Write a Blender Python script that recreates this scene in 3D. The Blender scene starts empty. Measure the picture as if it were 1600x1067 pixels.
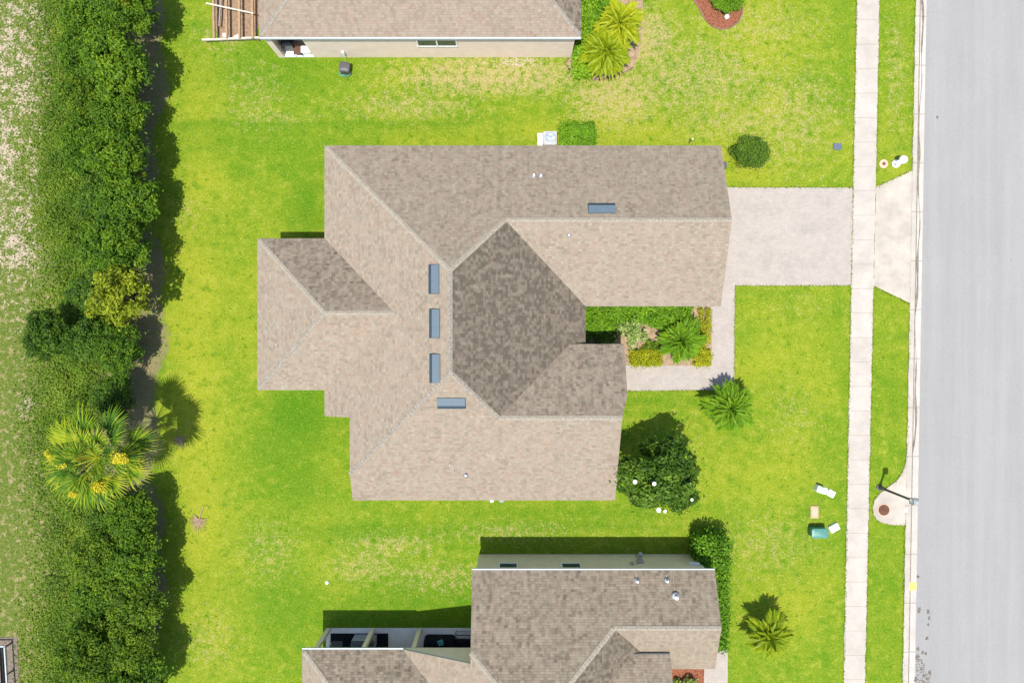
import bpy, math, random
import numpy as np
from mathutils import Vector, Matrix
R = math.radians
random.seed(7)
# ---------------------------------------------------------------- camera, world, sun, exposure
S = bpy.context.scene
COL = S.collection
H = 41.6                                    # flying height of the camera, metres
cam_d = bpy.data.cameras.new('camera'); cam = bpy.data.objects.new('camera', cam_d); COL.objects.link(cam)
cam.location = (0, 0, H); cam.rotation_euler = (0, 0, 0)
cam_d.sensor_width = 36; cam_d.lens = 36 * H / 64.0; cam_d.clip_end = 3000; cam_d.clip_start = .5
S.camera = cam
w = bpy.data.worlds.new('World'); S.world = w; w.use_nodes = True
nt = w.node_tree; nt.nodes.clear()
sky = nt.nodes.new('ShaderNodeTexSky'); sky.sky_type = 'NISHITA'; sky.sun_disc = False
SUN_EL, SUN_AZ = 73.0, 199.0                # azimuth clockwise from north (+Y)
sky.sun_elevation = R(SUN_EL); sky.sun_rotation = R(SUN_AZ)
bg = nt.nodes.new('ShaderNodeBackground'); bg.inputs[1].default_value = .15
wo = nt.nodes.new('ShaderNodeOutputWorld')
nt.links.new(sky.outputs[0], bg.inputs[0]); nt.links.new(bg.outputs[0], wo.inputs[0])
sd = bpy.data.lights.new('sun', 'SUN'); sd.energy = 4.4; sd.angle = R(.9); sd.color = (1, .955, .89)
sun = bpy.data.objects.new('sun', sd); COL.objects.link(sun)
sdir = Vector((math.sin(R(SUN_AZ)) * math.cos(R(SUN_EL)), math.cos(R(SUN_AZ)) * math.cos(R(SUN_EL)), math.sin(R(SUN_EL))))
sun.rotation_euler = sdir.to_track_quat('Z', 'Y').to_euler(); sun.location = (0, 0, 60)
S.view_settings.view_transform = 'Standard'; S.view_settings.look = 'None'
S.view_settings.exposure = .62; S.view_settings.gamma = 1
S.render.resolution_x = 1024; S.render.resolution_y = 682

# ---------------------------------------------------------------- places on the plan
# the site plan is in units of 1/25 m, x to the east, y to the south, origin under the drone
def U(ux, uy, z=0.0): return Vector((ux / 25, -uy / 25, z))
def G(px, py, z=0.0):
    k = (H - z) / H
    return Vector(((px - 800) / 25 * k, -(py - 533) / 25 * k, z))

# ---------------------------------------------------------------- object helpers
def tag(o, label=None, cat=None, group=None, kind=None):
    if label: o['label'] = label
    if cat: o['category'] = cat
    if group: o['group'] = group
    if kind: o['kind'] = kind
    return o
def thing(name, label, cat, loc=(0, 0, 0), rotz=0, group=None):
    o = bpy.data.objects.new(name, None); COL.objects.link(o); o.empty_display_size = .2
    o.location = loc; o.rotation_euler = (0, 0, rotz)
    return tag(o, label, cat, group)
def loc_of(o):
    v = Vector((0, 0, 0))
    while o: v += o.location; o = o.parent
    return v
def copy_tree(o, parent=None):
    c = o.copy(); COL.objects.link(c); c.parent = parent
    for ch in list(o.children): copy_tree(ch, c)
    return c
def dup(o, loc, rotz, label, scale=1.0):
    c = copy_tree(o); c.location = loc; c.rotation_euler = (0, 0, rotz); c['label'] = label
    c.scale = (scale,) * 3 if not hasattr(scale, '__len__') else scale
    return c

class MB:
    def __init__(s): s.v = []; s.f = []; s.m = []; s.uv = {}
    def quad(s, pts, m=0):
        n = len(s.v); s.v += [tuple(p) for p in pts]; s.f.append(tuple(range(n, n + len(pts)))); s.m.append(m)
    def box(s, c, d, rz=0, m=0, top=1.0, bev=0):
        c = Vector(c); x, y, z = d[0] / 2, d[1] / 2, d[2] / 2
        n = len(s.v); cs, sn = math.cos(rz), math.sin(rz)
        for zz, k in ((-z, 1), (z, top)):
            for a, b in ((-x, -y), (x, -y), (x, y), (-x, y)):
                a *= k; b *= k
                s.v.append((c.x + a * cs - b * sn, c.y + a * sn + b * cs, c.z + zz))
        for f in ((3, 2, 1, 0), (4, 5, 6, 7), (0, 1, 5, 4), (1, 2, 6, 5), (2, 3, 7, 6), (3, 0, 4, 7)):
            s.f.append(tuple(n + i for i in f)); s.m.append(m)
    def rbox(s, c, d, r, rz=0, m=0, dome=0, seg=5):
        """box with rounded plan corners, softened upper edge and a slightly domed top"""
        c = Vector(c); cs, sn = math.cos(rz), math.sin(rz)
        def ring(ins, z):
            o = []; hx, hy = d[0] / 2 - ins, d[1] / 2 - ins; rr = max(r - ins, .004)
            for q, (sx, sy) in enumerate(((1, 1), (-1, 1), (-1, -1), (1, -1))):
                for i in range(seg):
                    a = math.pi / 2 * (q + i / (seg - 1))
                    px, py = sx * (hx - rr) + rr * math.cos(a), sy * (hy - rr) + rr * math.sin(a)
                    o.append((c.x + px * cs - py * sn, c.y + px * sn + py * cs, c.z + z))
            return o
        e = min(.03, d[2] * .3, d[0] * .2, d[1] * .2)
        rings = [ring(0, -d[2] / 2), ring(0, d[2] / 2 - e), ring(e * .3, d[2] / 2 - e * .3), ring(e, d[2] / 2)]
        if dome: rings.append(ring(min(d[0], d[1]) * .25, d[2] / 2 + dome))
        s.rings(rings, m, True)
    def rings(s, rings, m=0, cap=True):
        n0 = len(s.v); k = len(rings[0])
        for r_ in rings: s.v += [tuple(p) for p in r_]
        for i in range(len(rings) - 1):
            for j in range(k):
                a = n0 + i * k + j; b = n0 + i * k + (j + 1) % k
                s.f.append((a, b, b + k, a + k)); s.m.append(m)
        if cap:
            s.f.append(tuple(n0 + (len(rings) - 1) * k + j for j in range(k))); s.m.append(m)
            s.f.append(tuple(n0 + j for j in range(k - 1, -1, -1))); s.m.append(m)
    def tube(s, pts, rad, n=8, m=0):
        pts = [Vector(p) for p in pts]
        if not hasattr(rad, '__len__'): rad = [rad] * len(pts)
        rr = []
        for i, p in enumerate(pts):
            t = (pts[min(i + 1, len(pts) - 1)] - pts[max(i - 1, 0)]).normalized()
            a = t.orthogonal().normalized() if abs(t.z) < .9 else t.cross(Vector((0, 1, 0))).normalized()
            b = t.cross(a)
            rr.append([p + (a * math.cos(2 * math.pi * j / n) + b * math.sin(2 * math.pi * j / n)) * rad[i] for j in range(n)])
        s.rings(rr, m)
    def lathe(s, c, prof, n=20, m=0):
        c = Vector(c)
        s.rings([[c + Vector((r * math.cos(2 * math.pi * j / n), r * math.sin(2 * math.pi * j / n), z)) for j in range(n)] for r, z in prof], m)
    def prism(s, pts, z0, z1, m=0):
        """closed plan outline (x, y) raised from z0 to z1"""
        a = sum(pts[i][0] * pts[(i + 1) % len(pts)][1] - pts[(i + 1) % len(pts)][0] * pts[i][1] for i in range(len(pts)))
        if a < 0: pts = pts[::-1]
        s.rings([[(p[0], p[1], z0) for p in pts], [(p[0], p[1], z1) for p in pts]], m)
    def build(s, name, mats, parent=None, smooth=False, base=None):
        me = bpy.data.meshes.new(name)
        o = Vector((0, 0, 0)) if base is None else Vector(base)
        if parent is not None and base is None: o = loc_of(parent)
        me.from_pydata([(v[0] - o.x, v[1] - o.y, v[2] - o.z) for v in s.v], [], s.f)
        if not isinstance(mats, (list, tuple)): mats = [mats]
        for mt in mats: me.materials.append(mt)
        me.polygons.foreach_set('material_index', s.m)
        if smooth: me.polygons.foreach_set('use_smooth', [True] * len(s.f))
        if s.uv:
            uvl = me.uv_layers.new(name='UVMap'); flat = []
            for i, f in enumerate(s.f):
                q = s.uv.get(i, [(0, 0)] * len(f))
                for c in q: flat += [c[0], c[1]]
            uvl.data.foreach_set('uv', flat)
        me.update()
        ob = bpy.data.objects.new(name, me); COL.objects.link(ob)
        if parent is not None: ob.parent = parent
        return ob

# ---------------------------------------------------------------- materials
class NT:
    def __init__(s, name, rough=.8, spec=.3):
        s.mat = bpy.data.materials.new(name); s.mat.use_nodes = True; s.t = s.mat.node_tree
        s.b = s.t.nodes['Principled BSDF']; s.b.inputs['Roughness'].default_value = rough
        s.b.inputs['Specular IOR Level'].default_value = spec
    def n(s, typ, **kw):
        nd = s.t.nodes.new(typ)
        for k, v in kw.items(): setattr(nd, k, v)
        return nd
    def l(s, a, b): s.t.links.new(a, b)
    def _in(s, sock, v):
        if isinstance(v, bpy.types.NodeSocket): s.l(v, sock)
        elif v is not None:
            if hasattr(v, '__len__') and sock.type == 'RGBA' and len(v) == 3: v = (*v, 1)
            sock.default_value = v
    def math(s, op, a, b=None, c=None, clamp=False):
        nd = s.n('ShaderNodeMath', operation=op, use_clamp=clamp)
        for i, v in enumerate((a, b, c)): s._in(nd.inputs[i], v)
        return nd.outputs[0]
    def mix(s, f, a, b, mode='MIX'):
        nd = s.n('ShaderNodeMix', data_type='RGBA', blend_type=mode)
        s._in(nd.inputs[0], f); s._in(nd.inputs[6], a); s._in(nd.inputs[7], b)
        return nd.outputs[2]
    def noise(s, vec, scale, detail=3, rough=.55, color=False, dist=0):
        nd = s.n('ShaderNodeTexNoise'); s.l(vec, nd.inputs['Vector'])
        nd.inputs['Scale'].default_value = scale; nd.inputs['Detail'].default_value = detail
        nd.inputs['Roughness'].default_value = rough; nd.inputs['Distortion'].default_value = dist
        return nd.outputs['Color' if color else 'Fac']
    def pos(s): return s.n('ShaderNodeNewGeometry').outputs['Position']
    def mapping(s, vec, sc=(1, 1, 1), rot=(0, 0, 0), loc=(0, 0, 0)):
        nd = s.n('ShaderNodeMapping'); s.l(vec, nd.inputs[0])
        nd.inputs['Scale'].default_value = sc; nd.inputs['Rotation'].default_value = rot; nd.inputs['Location'].default_value = loc
        return nd.outputs[0]
    def ramp(s, f, stops, interp='LINEAR'):
        nd = s.n('ShaderNodeValToRGB'); s.l(f, nd.inputs[0]); cr = nd.color_ramp; cr.interpolation = interp
        while len(cr.elements) < len(stops): cr.elements.new(.5)
        for e, (p, c) in zip(cr.elements, stops):
            e.position = p; e.color = (*c, 1) if len(c) == 3 else c
        return nd.outputs[0]
    def range(s, v, a, b, c=0., d=1., smooth=False):
        nd = s.n('ShaderNodeMapRange'); nd.interpolation_type = 'SMOOTHSTEP' if smooth else 'LINEAR'
        s.l(v, nd.inputs[0])
        for i, q in enumerate((a, b, c, d)): nd.inputs[i + 1].default_value = q
        return nd.outputs[0]
    def bump(s, h, strength=.3, dist=.02):
        nd = s.n('ShaderNodeBump'); nd.inputs['Strength'].default_value = strength; nd.inputs['Distance'].default_value = dist
        s.l(h, nd.inputs['Height']); s.l(nd.outputs[0], s.b.inputs['Normal'])
    def col(s, c): s._in(s.b.inputs['Base Color'], c); return s

def plain(name, c, rough=.6, spec=.4, metal=0, var=.12, scale=6):
    m = NT(name, rough, spec); p = m.pos()
    n = m.noise(p, scale, 4)
    k = m.range(n, .3, .7, 1 - var, 1 + var)
    v = m.n('ShaderNodeVectorMath', operation='SCALE'); v.inputs[0].default_value = c; m.l(k, v.inputs['Scale'])
    m.col(v.outputs[0]); m.b.inputs['Metallic'].default_value = metal
    m.bump(m.noise(p, scale * 12, 3), .12, .01)
    return m.mat

def lawn_material():
    m = NT('lawn_turf', .85, .12); p = m.pos()
    za = m.n('ShaderNodeAttribute', attribute_name='zone_a'); zb = m.n('ShaderNodeAttribute', attribute_name='zone_b')
    A = m.n('ShaderNodeSeparateColor'); m.l(za.outputs['Color'], A.inputs[0])
    B = m.n('ShaderNodeSeparateColor'); m.l(zb.outputs['Color'], B.inputs[0])
    dry, lush, lime = A.outputs
    dry = m.math('ADD', dry, .06); bare, sand, rough_ = B.outputs
    n_big = m.noise(p, .22, 4, .6); n_mid = m.noise(p, .9, 4, .6); n_patch = m.noise(p, 2.6, 4, .65); n_fine = m.noise(p, 9, 4, .7)
    n_blade = m.noise(p, 22, 3, .75)
    c = m.mix(m.range(n_mid, .35, .65), (.095, .178, .005), (.150, .212, .009))
    f = m.math('ADD', m.math('MULTIPLY', lime, .9), m.range(n_big, .4, .7, -.25, .45), clamp=True)
    c = m.mix(f, c, (.225, .250, .014))
    mot = m.noise(p, 1.7, 5, .68)
    c = m.mix(m.range(mot, .50, .66, 0, .55, True), c, (.25, .27, .030))
    c = m.mix(m.range(mot, .46, .34, 0, .75, True), c, (.075, .165, .005))
    f = m.math('ADD', m.math('MULTIPLY', lush, 1.25), m.range(n_mid, .45, .75, -.25, .35), clamp=True)
    c = m.mix(m.math('MULTIPLY', f, .88), c, (.055, .150, .002))
    # thatch and dry patches
    f = m.math('ADD', m.math('ADD', dry, m.math('MULTIPLY', m.math('SUBTRACT', n_patch, .5), 1.6)), m.math('MULTIPLY', m.math('SUBTRACT', n_fine, .5), 1.3))
    f = m.range(f, .24, .86, 0, .78, True)
    c = m.mix(f, c, (.345, .265, .12))
    # flecks of straw everywhere
    f = m.math('MULTIPLY', m.range(n_fine, .52, .72, 0, .45, True), m.range(n_mid, .35, .65, .35, 1))
    c = m.mix(f, c, (.30, .265, .075))
    # deep green tufts
    f = m.range(n_patch, .44, .26, 0, .8, True)
    c = m.mix(f, c, (.040, .120, .004))
    # rough field grass
    rg = m.mix(m.range(n_fine, .35, .65), (.048, .092, .009), (.125, .150, .024))
    rg = m.mix(m.range(n_patch, .48, .68, 0, .8, True), rg, (.27, .215, .105))
    c = m.mix(rough_, c, rg)
    # sand patches
    f = m.math('ADD', m.math('ADD', sand, m.math('MULTIPLY', m.math('SUBTRACT', m.math('MULTIPLY', m.math('ADD', n_patch, n_mid), .5), .5), 2.2)), m.math('MULTIPLY', m.math('SUBTRACT', n_fine, .5), 1.6))
    c = m.mix(m.range(f, .50, .74, 0, 1, True), c, m.mix(m.range(n_blade, .35, .65), (.29, .22, .15), (.42, .345, .265)))
    # leaf litter
    f = m.math('ADD', bare, m.math('MULTIPLY', m.math('SUBTRACT', n_patch, .5), .8))
    f = m.math('ADD', f, m.math('MULTIPLY', m.math('SUBTRACT', n_fine, .5), .6))
    lit = m.mix(m.range(n_blade, .35, .65), (.14, .10, .062), (.29, .22, .135))
    lit = m.mix(m.range(n_fine, .5, .6), lit, (.085, .12, .015))
    c = m.mix(m.range(f, .35, .6, 0, .9, True), c, lit)
    k = m.math('MULTIPLY', m.range(n_blade, .25, .75, .55, 1.45), m.range(n_fine, .3, .7, .76, 1.24))
    v = m.n('ShaderNodeVectorMath', operation='SCALE'); m.l(c, v.inputs[0]); m.l(k, v.inputs['Scale'])
    m.col(v.outputs[0])
    m.bump(m.math('ADD', n_blade, m.math('MULTIPLY', n_fine, 1.2)), .5, .05)
    return m.mat

def shingle_material(name='laminated_shingles', tone=(1, 1, 1), streaks=.35):
    m = NT(name, .95, .15)
    uv = m.n('ShaderNodeUVMap').outputs[0]
    wa = m.n('ShaderNodeAttribute', attribute_name='slope_shade').outputs['Fac']
    sx = m.n('ShaderNodeSeparateXYZ'); m.l(uv, sx.inputs[0]); u, v = sx.outputs[0], sx.outputs[1]
    row = m.math('FLOOR', m.math('DIVIDE', v, .145))
    wn = m.n('ShaderNodeTexWhiteNoise', noise_dimensions='1D'); m.l(row, wn.inputs['W'])
    uu = m.math('ADD', m.math('DIVIDE', u, .21), m.math('MULTIPLY', wn.outputs[0], 7))
    tab = m.math('FLOOR', uu)
    cv = m.n('ShaderNodeCombineXYZ'); m.l(tab, cv.inputs[0]); m.l(row, cv.inputs[1])
    w2 = m.n('ShaderNodeTexWhiteNoise', noise_dimensions='3D'); m.l(cv.outputs[0], w2.inputs['Vector'])
    c = m.ramp(w2.outputs[0], [(0, (.150, .118, .095)), (.14, (.235, .20, .165)), (.34, (.305, .262, .213)), (.52, (.33, .235, .19)),
                               (.66, (.275, .23, .19)), (.8, (.40, .352, .285)), (.93, (.36, .235, .18))], 'CONSTANT')
    p = m.pos()
    c = m.mix(.58, c, (.275, .232, .185))
    big = m.noise(p, .7, 5, .6)
    c = m.mix(m.range(big, .35, .65, 0, .3), c, (.33, .27, .22))
    c = m.mix(m.range(m.noise(p, 3.4, 4, .75), .46, .64, 0, .34), c, (.33, .225, .17))
    # butt edge of every course and shadow line between tabs
    fv = m.math('FRACT', m.math('DIVIDE', v, .145)); fu = m.math('FRACT', uu)
    e = m.math('MULTIPLY', m.math('LESS_THAN', fv, .16), .12)
    e2 = m.math('MULTIPLY', m.math('LESS_THAN', fu, .08), .12)
    c = m.mix(m.math('ADD', e, e2, clamp=True), c, (.10, .08, .065))
    # shade by slope facing painted in, mottled with blotches and runs down the slope
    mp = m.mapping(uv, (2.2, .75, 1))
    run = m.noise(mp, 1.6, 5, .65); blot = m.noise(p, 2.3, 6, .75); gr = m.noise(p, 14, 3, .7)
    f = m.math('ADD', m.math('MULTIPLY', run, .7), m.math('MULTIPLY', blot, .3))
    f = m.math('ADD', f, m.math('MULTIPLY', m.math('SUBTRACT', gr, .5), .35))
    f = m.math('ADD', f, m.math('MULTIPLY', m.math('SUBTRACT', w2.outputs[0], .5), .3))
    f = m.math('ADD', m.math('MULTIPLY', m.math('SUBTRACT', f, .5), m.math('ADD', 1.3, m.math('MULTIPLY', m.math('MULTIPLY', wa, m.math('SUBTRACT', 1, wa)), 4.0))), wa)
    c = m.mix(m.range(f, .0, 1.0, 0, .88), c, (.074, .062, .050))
    c = m.mix(1, c, tuple(a_ * b_ for a_, b_ in zip(tone, (.885, .885, .820))), 'MULTIPLY')
    k = m.range(gr, .3, .7, .86, 1.12)
    vv = m.n('ShaderNodeVectorMath', operation='SCALE'); m.l(c, vv.inputs[0]); m.l(k, vv.inputs['Scale'])
    m.col(vv.outputs[0])
    h = m.math('SUBTRACT', 1, fv)
    h = m.math('ADD', h, m.math('MULTIPLY', w2.outputs[0], .6))
    m.bump(m.math('ADD', h, m.math('MULTIPLY', gr, .5)), .6, .012)
    return m.mat

def leaf_material(name, dark, mid, light, trans=.3):
    m = NT(name, .6, .22)
    a = m.n('ShaderNodeAttribute', attribute_name='tint').outputs['Fac']
    oi = m.n('ShaderNodeObjectInfo').outputs['Random']
    f = m.math('ADD', a, m.range(oi, 0, 1, -.08, .08))
    c = m.ramp(f, [(0, dark), (.5, mid), (1, light)])
    m.col(c)
    tr = m.n('ShaderNodeBsdfTranslucent'); m.l(c, tr.inputs[0])
    mx = m.n('ShaderNodeMixShader'); mx.inputs[0].default_value = trans
    m.l(m.b.outputs[0], mx.inputs[1]); m.l(tr.outputs[0], mx.inputs[2])
    m.l(mx.outputs[0], m.t.nodes['Material Output'].inputs[0])
    return m.mat

def concrete(name, c=(.45, .41, .36), joint=None, stain=.2):
    m = NT(name, .9, .2); p = m.pos()
    base = m.mix(m.range(m.noise(p, .8, 5, .6), .35, .65), tuple(x * (1 - stain) for x in c), tuple(x * 1.06 for x in c))
    base = m.mix(m.range(m.noise(p, 4, 4, .65), .5, .75, 0, .35), base, tuple(x * .74 for x in c))
    if joint:
        sx = m.n('ShaderNodeSeparateXYZ'); m.l(p, sx.inputs[0])
        q = m.math('DIVIDE', m.math('ADD', sx.outputs[1], 300), joint)
        fr = m.math('FRACT', q)
        wn = m.n('ShaderNodeTexWhiteNoise', noise_dimensions='1D'); m.l(m.math('FLOOR', q), wn.inputs['W'])
        base = m.mix(m.range(wn.outputs[0], 0, 1, 0, .22), base, tuple(x * .7 for x in c))
        base = m.mix(m.math('MULTIPLY', m.math('LESS_THAN', fr, .022), .55), base, (.2, .16, .11))
    gr = m.noise(p, 30, 3, .7); k = m.range(gr, .3, .7, .93, 1.07)
    v = m.n('ShaderNodeVectorMath', operation='SCALE'); m.l(base, v.inputs[0]); m.l(k, v.inputs['Scale'])
    m.col(v.outputs[0]); m.bump(gr, .25, .01)
    return m.mat

def asphalt_material():
    m = NT('worn_asphalt', .92, .2); p = m.pos()
    c = m.mix(m.range(m.noise(m.mapping(p, (1.2, .05, 1)), 1.5, 5, .6), .35, .65), (.236, .231, .220), (.258, .253, .241))
    c = m.mix(m.range(m.noise(p, .35, 5, .65), .45, .7, 0, .3), c, (.285, .272, .252))
    c = m.mix(m.range(m.noise(m.mapping(p, (.75, .02, 1)), 1.1, 2, .5), .48, .68, 0, .35), c, (.222, .217, .207))
    c = m.mix(m.range(m.noise(m.mapping(p, (5, .6, 1)), 1, 4, .6), .52, .72, 0, .15), c, (.21, .208, .205))
    gr = m.noise(p, 17, 5, .85)
    sp = m.noise(p, 1.9, 2, .4)
    c = m.mix(m.range(sp, .785, .80, 0, .8), c, (.08, .08, .08))
    k = m.range(gr, .3, .7, .82, 1.18)
    v = m.n('ShaderNodeVectorMath', operation='SCALE'); m.l(c, v.inputs[0]); m.l(k, v.inputs['Scale'])
    m.col(v.outputs[0]); m.bump(gr, .4, .01)
    return m.mat

def paver_material():
    m = NT('concrete_pavers', .9, .2); p = m.pos()
    br = m.n('ShaderNodeTexBrick'); m.l(p, br.inputs['Vector'])
    br.offset = .5
    br.inputs['Color1'].default_value = (.36, .318, .275, 1); br.inputs['Color2'].default_value = (.325, .295, .262, 1)
    br.inputs['Mortar'].default_value = (.235, .205, .175, 1)
    for k_, q in (('Scale', 1), ('Mortar Size', .012), ('Mortar Smooth', .3), ('Brick Width', .23), ('Row Height', .115)): br.inputs[k_].default_value = q
    sx = m.n('ShaderNodeSeparateXYZ'); m.l(p, sx.inputs[0])
    cv = m.n('ShaderNodeCombineXYZ'); m.l(m.math('FLOOR', m.math('DIVIDE', sx.outputs[0], .23)), cv.inputs[0]); m.l(m.math('FLOOR', m.math('DIVIDE', sx.outputs[1], .115)), cv.inputs[1])
    w2 = m.n('ShaderNodeTexWhiteNoise', noise_dimensions='3D'); m.l(cv.outputs[0], w2.inputs['Vector'])
    c = m.mix(m.range(w2.outputs[0], 0, 1, 0, .38), br.outputs[0], (.385, .33, .28))
    c = m.mix(m.range(m.noise(p, .9, 5, .65), .45, .72, 0, .5), c, (.235, .21, .185))
    c = m.mix(m.range(m.noise(p, 3, 4, .6), .5, .7, 0, .3), c, (.41, .36, .31))
    m.col(c); m.bump(br.outputs['Fac'], -.3, .01)
    return m.mat

M = {}
M['lawn'] = lawn_material()
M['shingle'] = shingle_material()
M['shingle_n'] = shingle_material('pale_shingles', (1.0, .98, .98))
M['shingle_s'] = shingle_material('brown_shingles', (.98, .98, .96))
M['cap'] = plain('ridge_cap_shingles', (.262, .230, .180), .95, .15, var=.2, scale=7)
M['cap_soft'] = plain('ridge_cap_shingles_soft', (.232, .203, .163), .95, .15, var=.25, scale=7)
M['streak'] = plain('washed_shingles', (.30, .255, .20), .95, .15, var=.3)
M['valley'] = plain('valley_shingles', (.20, .165, .13), .95, .15, var=.2)
M['fascia'] = plain('white_fascia', (.40, .42, .41), .5, var=.06)
M['soffit'] = plain('soffit_panels', (.5, .49, .46), .6, var=.05)
M['stucco_main'] = plain('beige_stucco', (.36, .31, .24), .9, .15, var=.08)
M['stucco_n'] = plain('cream_stucco', (.74, .60, .50), .9, .15, var=.06, scale=2)
M['stucco_s'] = plain('khaki_stucco', (.80, .66, .48), .9, .15, var=.07, scale=2)
M['glass'] = plain('window_glass', (.035, .055, .055), .08, .6, var=.2)
M['white'] = plain('white_paint', (.78, .78, .76), .45, var=.05)
M['sidewalk'] = concrete('sidewalk_concrete', (.405, .365, .315), 1.524, .14)
M['apron'] = concrete('apron_concrete', (.395, .35, .29), None, .2)
M['curb'] = concrete('curb_concrete', (.39, .355, .30), 3.05, .15)
M['gutter'] = concrete('gutter_pan_concrete', (.41, .38, .335), 3.05, .1)
M['slab'] = concrete('porch_slab', (.78, .71, .62), None, .15)
M['asphalt'] = asphalt_material()
M['paver'] = paver_material()
M['flow'] = plain('silt_in_joint', (.17, .14, .11), .95, var=.35, scale=3)
M['litter'] = plain('rotting_leaf_debris', (.15, .12, .09), .95, var=.4, scale=9)
M['yellow'] = plain('yellow_paint', (.62, .52, .10), .6)
M['vent'] = plain('blue_grey_vent', (.070, .105, .130), .6, .4, var=.06)
M['vent_d'] = plain('blue_grey_vent_end', (.035, .06, .085), .6, .4, var=.06)
M['pipe'] = plain('white_pipe', (.72, .72, .70), .5)
M['flash'] = plain('lead_flashing', (.25, .25, .25), .5, metal=.3)
M['black'] = plain('black_metal', (.014, .016, .016), .4, .5)
M['blackcloth'] = plain('black_fabric', (.012, .012, .015), .9, .1, var=.3)
M['darkgrey'] = plain('dark_grey_plastic', (.075, .072, .075), .5, .4)
M['grey'] = plain('grey_plastic', (.30, .31, .33), .5, .4)
M['bluegrey'] = plain('blue_grey_lid', (.085, .105, .15), .5, .4)
M['greengreen'] = plain('green_enamel', (.065, .20, .155), .45, .4)
M['palegreen'] = plain('pale_green_lid', (.34, .42, .33), .5, .4)
M['teal'] = plain('teal_plastic', (.08, .28, .28), .5, .4)
M['salmon'] = plain('salmon_concrete', (.50, .34, .22), .9)
M['tancover'] = plain('tan_meter_box', (.36, .27, .15), .85)
M['rust'] = plain('rusty_iron', (.115, .050, .030), .85, .3, var=.25)
M['steel'] = plain('galvanised_steel', (.40, .44, .46), .35, .5, metal=.4)
M['acgrey'] = plain('painted_ac_case', (.36, .35, .32), .5, .4)
M['wood'] = plain('weathered_lumber', (.30, .20, .12), .9, .15, var=.2)
M['palewood'] = plain('pale_painted_lumber', (.52, .47, .38), .8, .2, var=.15)
M['greywood'] = plain('grey_deck_boards', (.25, .20, .17), .9, .15, var=.25)
M['soil'] = plain('brown_soil', (.24, .16, .10), 1, .1, var=.3)
M['redmulch'] = plain('red_mulch', (.20, .075, .042), 1, .1, var=.35, scale=8)
M['tanmulch'] = plain('tan_mulch', (.28, .20, .125), 1, .1, var=.3, scale=5)
M['edging'] = plain('edging_strip', (.20, .12, .09), .8)
M['brown'] = plain('brown_wicker', (.10, .05, .03), .8)
M['gold'] = plain('yellow_glaze', (.55, .38, .05), .4)
M['bark'] = plain('grey_bark', (.16, .13, .10), .95, .1, var=.3, scale=9)
M['palmbark'] = plain('palm_bark', (.15, .12, .09), .95, .1, var=.35, scale=9)
M['garage'] = plain('white_garage_door', (.6, .58, .54), .5, var=.03)
M['door'] = plain('dark_front_door', (.10, .05, .03), .4)
M['petal'] = plain('white_petals', (.80, .80, .72), .6)
M['blossom'] = leaf_material('yellow_palm_blossom', (.42, .38, .02), (.60, .52, .025), (.70, .64, .05), .2)
M['leaf'] = leaf_material('hedgerow_leaves', (.028, .080, .005), (.088, .182, .008), (.21, .33, .015))
M['leaf_d'] = leaf_material('dark_glossy_leaves', (.024, .064, .006), (.066, .142, .010), (.15, .25, .020))
M['leaf_o'] = leaf_material('olive_leaves', (.035, .085, .005), (.095, .178, .008), (.21, .305, .015))
M['leaf_y'] = leaf_material('lime_leaves', (.12, .17, .008), (.235, .29, .012), (.34, .38, .02))
M['leaf_h'] = leaf_material('bright_hedge_leaves', (.06, .15, .006), (.14, .30, .010), (.26, .42, .02))
M['leaf_g'] = leaf_material('gold_green_leaves', (.20, .24, .006), (.33, .36, .008), (.46, .44, .015))
M['leaf_v'] = leaf_material('variegated_leaves', (.14, .28, .03), (.33, .42, .12), (.52, .56, .26))
M['weed'] = leaf_material('field_weeds', (.06, .13, .008), (.125, .22, .012), (.23, .30, .03))
M['blade'] = leaf_material('grass_blades', (.10, .19, .006), (.19, .26, .012), (.30, .32, .03), .35)
M['fan'] = leaf_material('fan_palm_leaf', (.020, .075, .006), (.085, .185, .006), (.36, .40, .015))
M['feather'] = leaf_material('feather_palm_leaf', (.04, .13, .006), (.13, .27, .009), (.33, .42, .012))
M['feather_y'] = leaf_material('yellow_feather_palm_leaf', (.10, .19, .006), (.24, .32, .008), (.44, .44, .012))
M['deadleaf'] = leaf_material('dead_palm_leaf', (.19, .12, .075), (.30, .20, .13), (.40, .29, .20))

# ---------------------------------------------------------------- foliage meshes (numpy)
def leaf_mesh(name, pos, nrm, size, tint, mat, rng, aspect=.5, smooth=False):
    n = len(pos)
    t = rng.normal(size=(n, 3)); t -= (t * nrm).sum(1)[:, None] * nrm; t /= np.linalg.norm(t, axis=1)[:, None] + 1e-9
    b = np.cross(nrm, t)
    L = size[:, None] * .5; W = L * aspect
    P = np.stack([pos - t * L, pos + b * W - t * L * .1 + nrm * L * .15, pos + t * L - nrm * L * .2, pos - b * W - t * L * .1 + nrm * L * .15], 1).reshape(-1, 3)
    me = bpy.data.meshes.new(name)
    me.vertices.add(4 * n); me.vertices.foreach_set('co', P.astype(np.float32).ravel())
    me.loops.add(4 * n); me.loops.foreach_set('vertex_index', np.arange(4 * n, dtype=np.int32))
    me.polygons.add(n); me.polygons.foreach_set('loop_start', np.arange(0, 4 * n, 4, dtype=np.int32))
    me.update(calc_edges=True)
    at = me.attributes.new('tint', 'FLOAT', 'FACE'); at.data.foreach_set('value', tint.astype(np.float32))
    me.materials.append(mat); me.validate()
    return me
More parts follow.
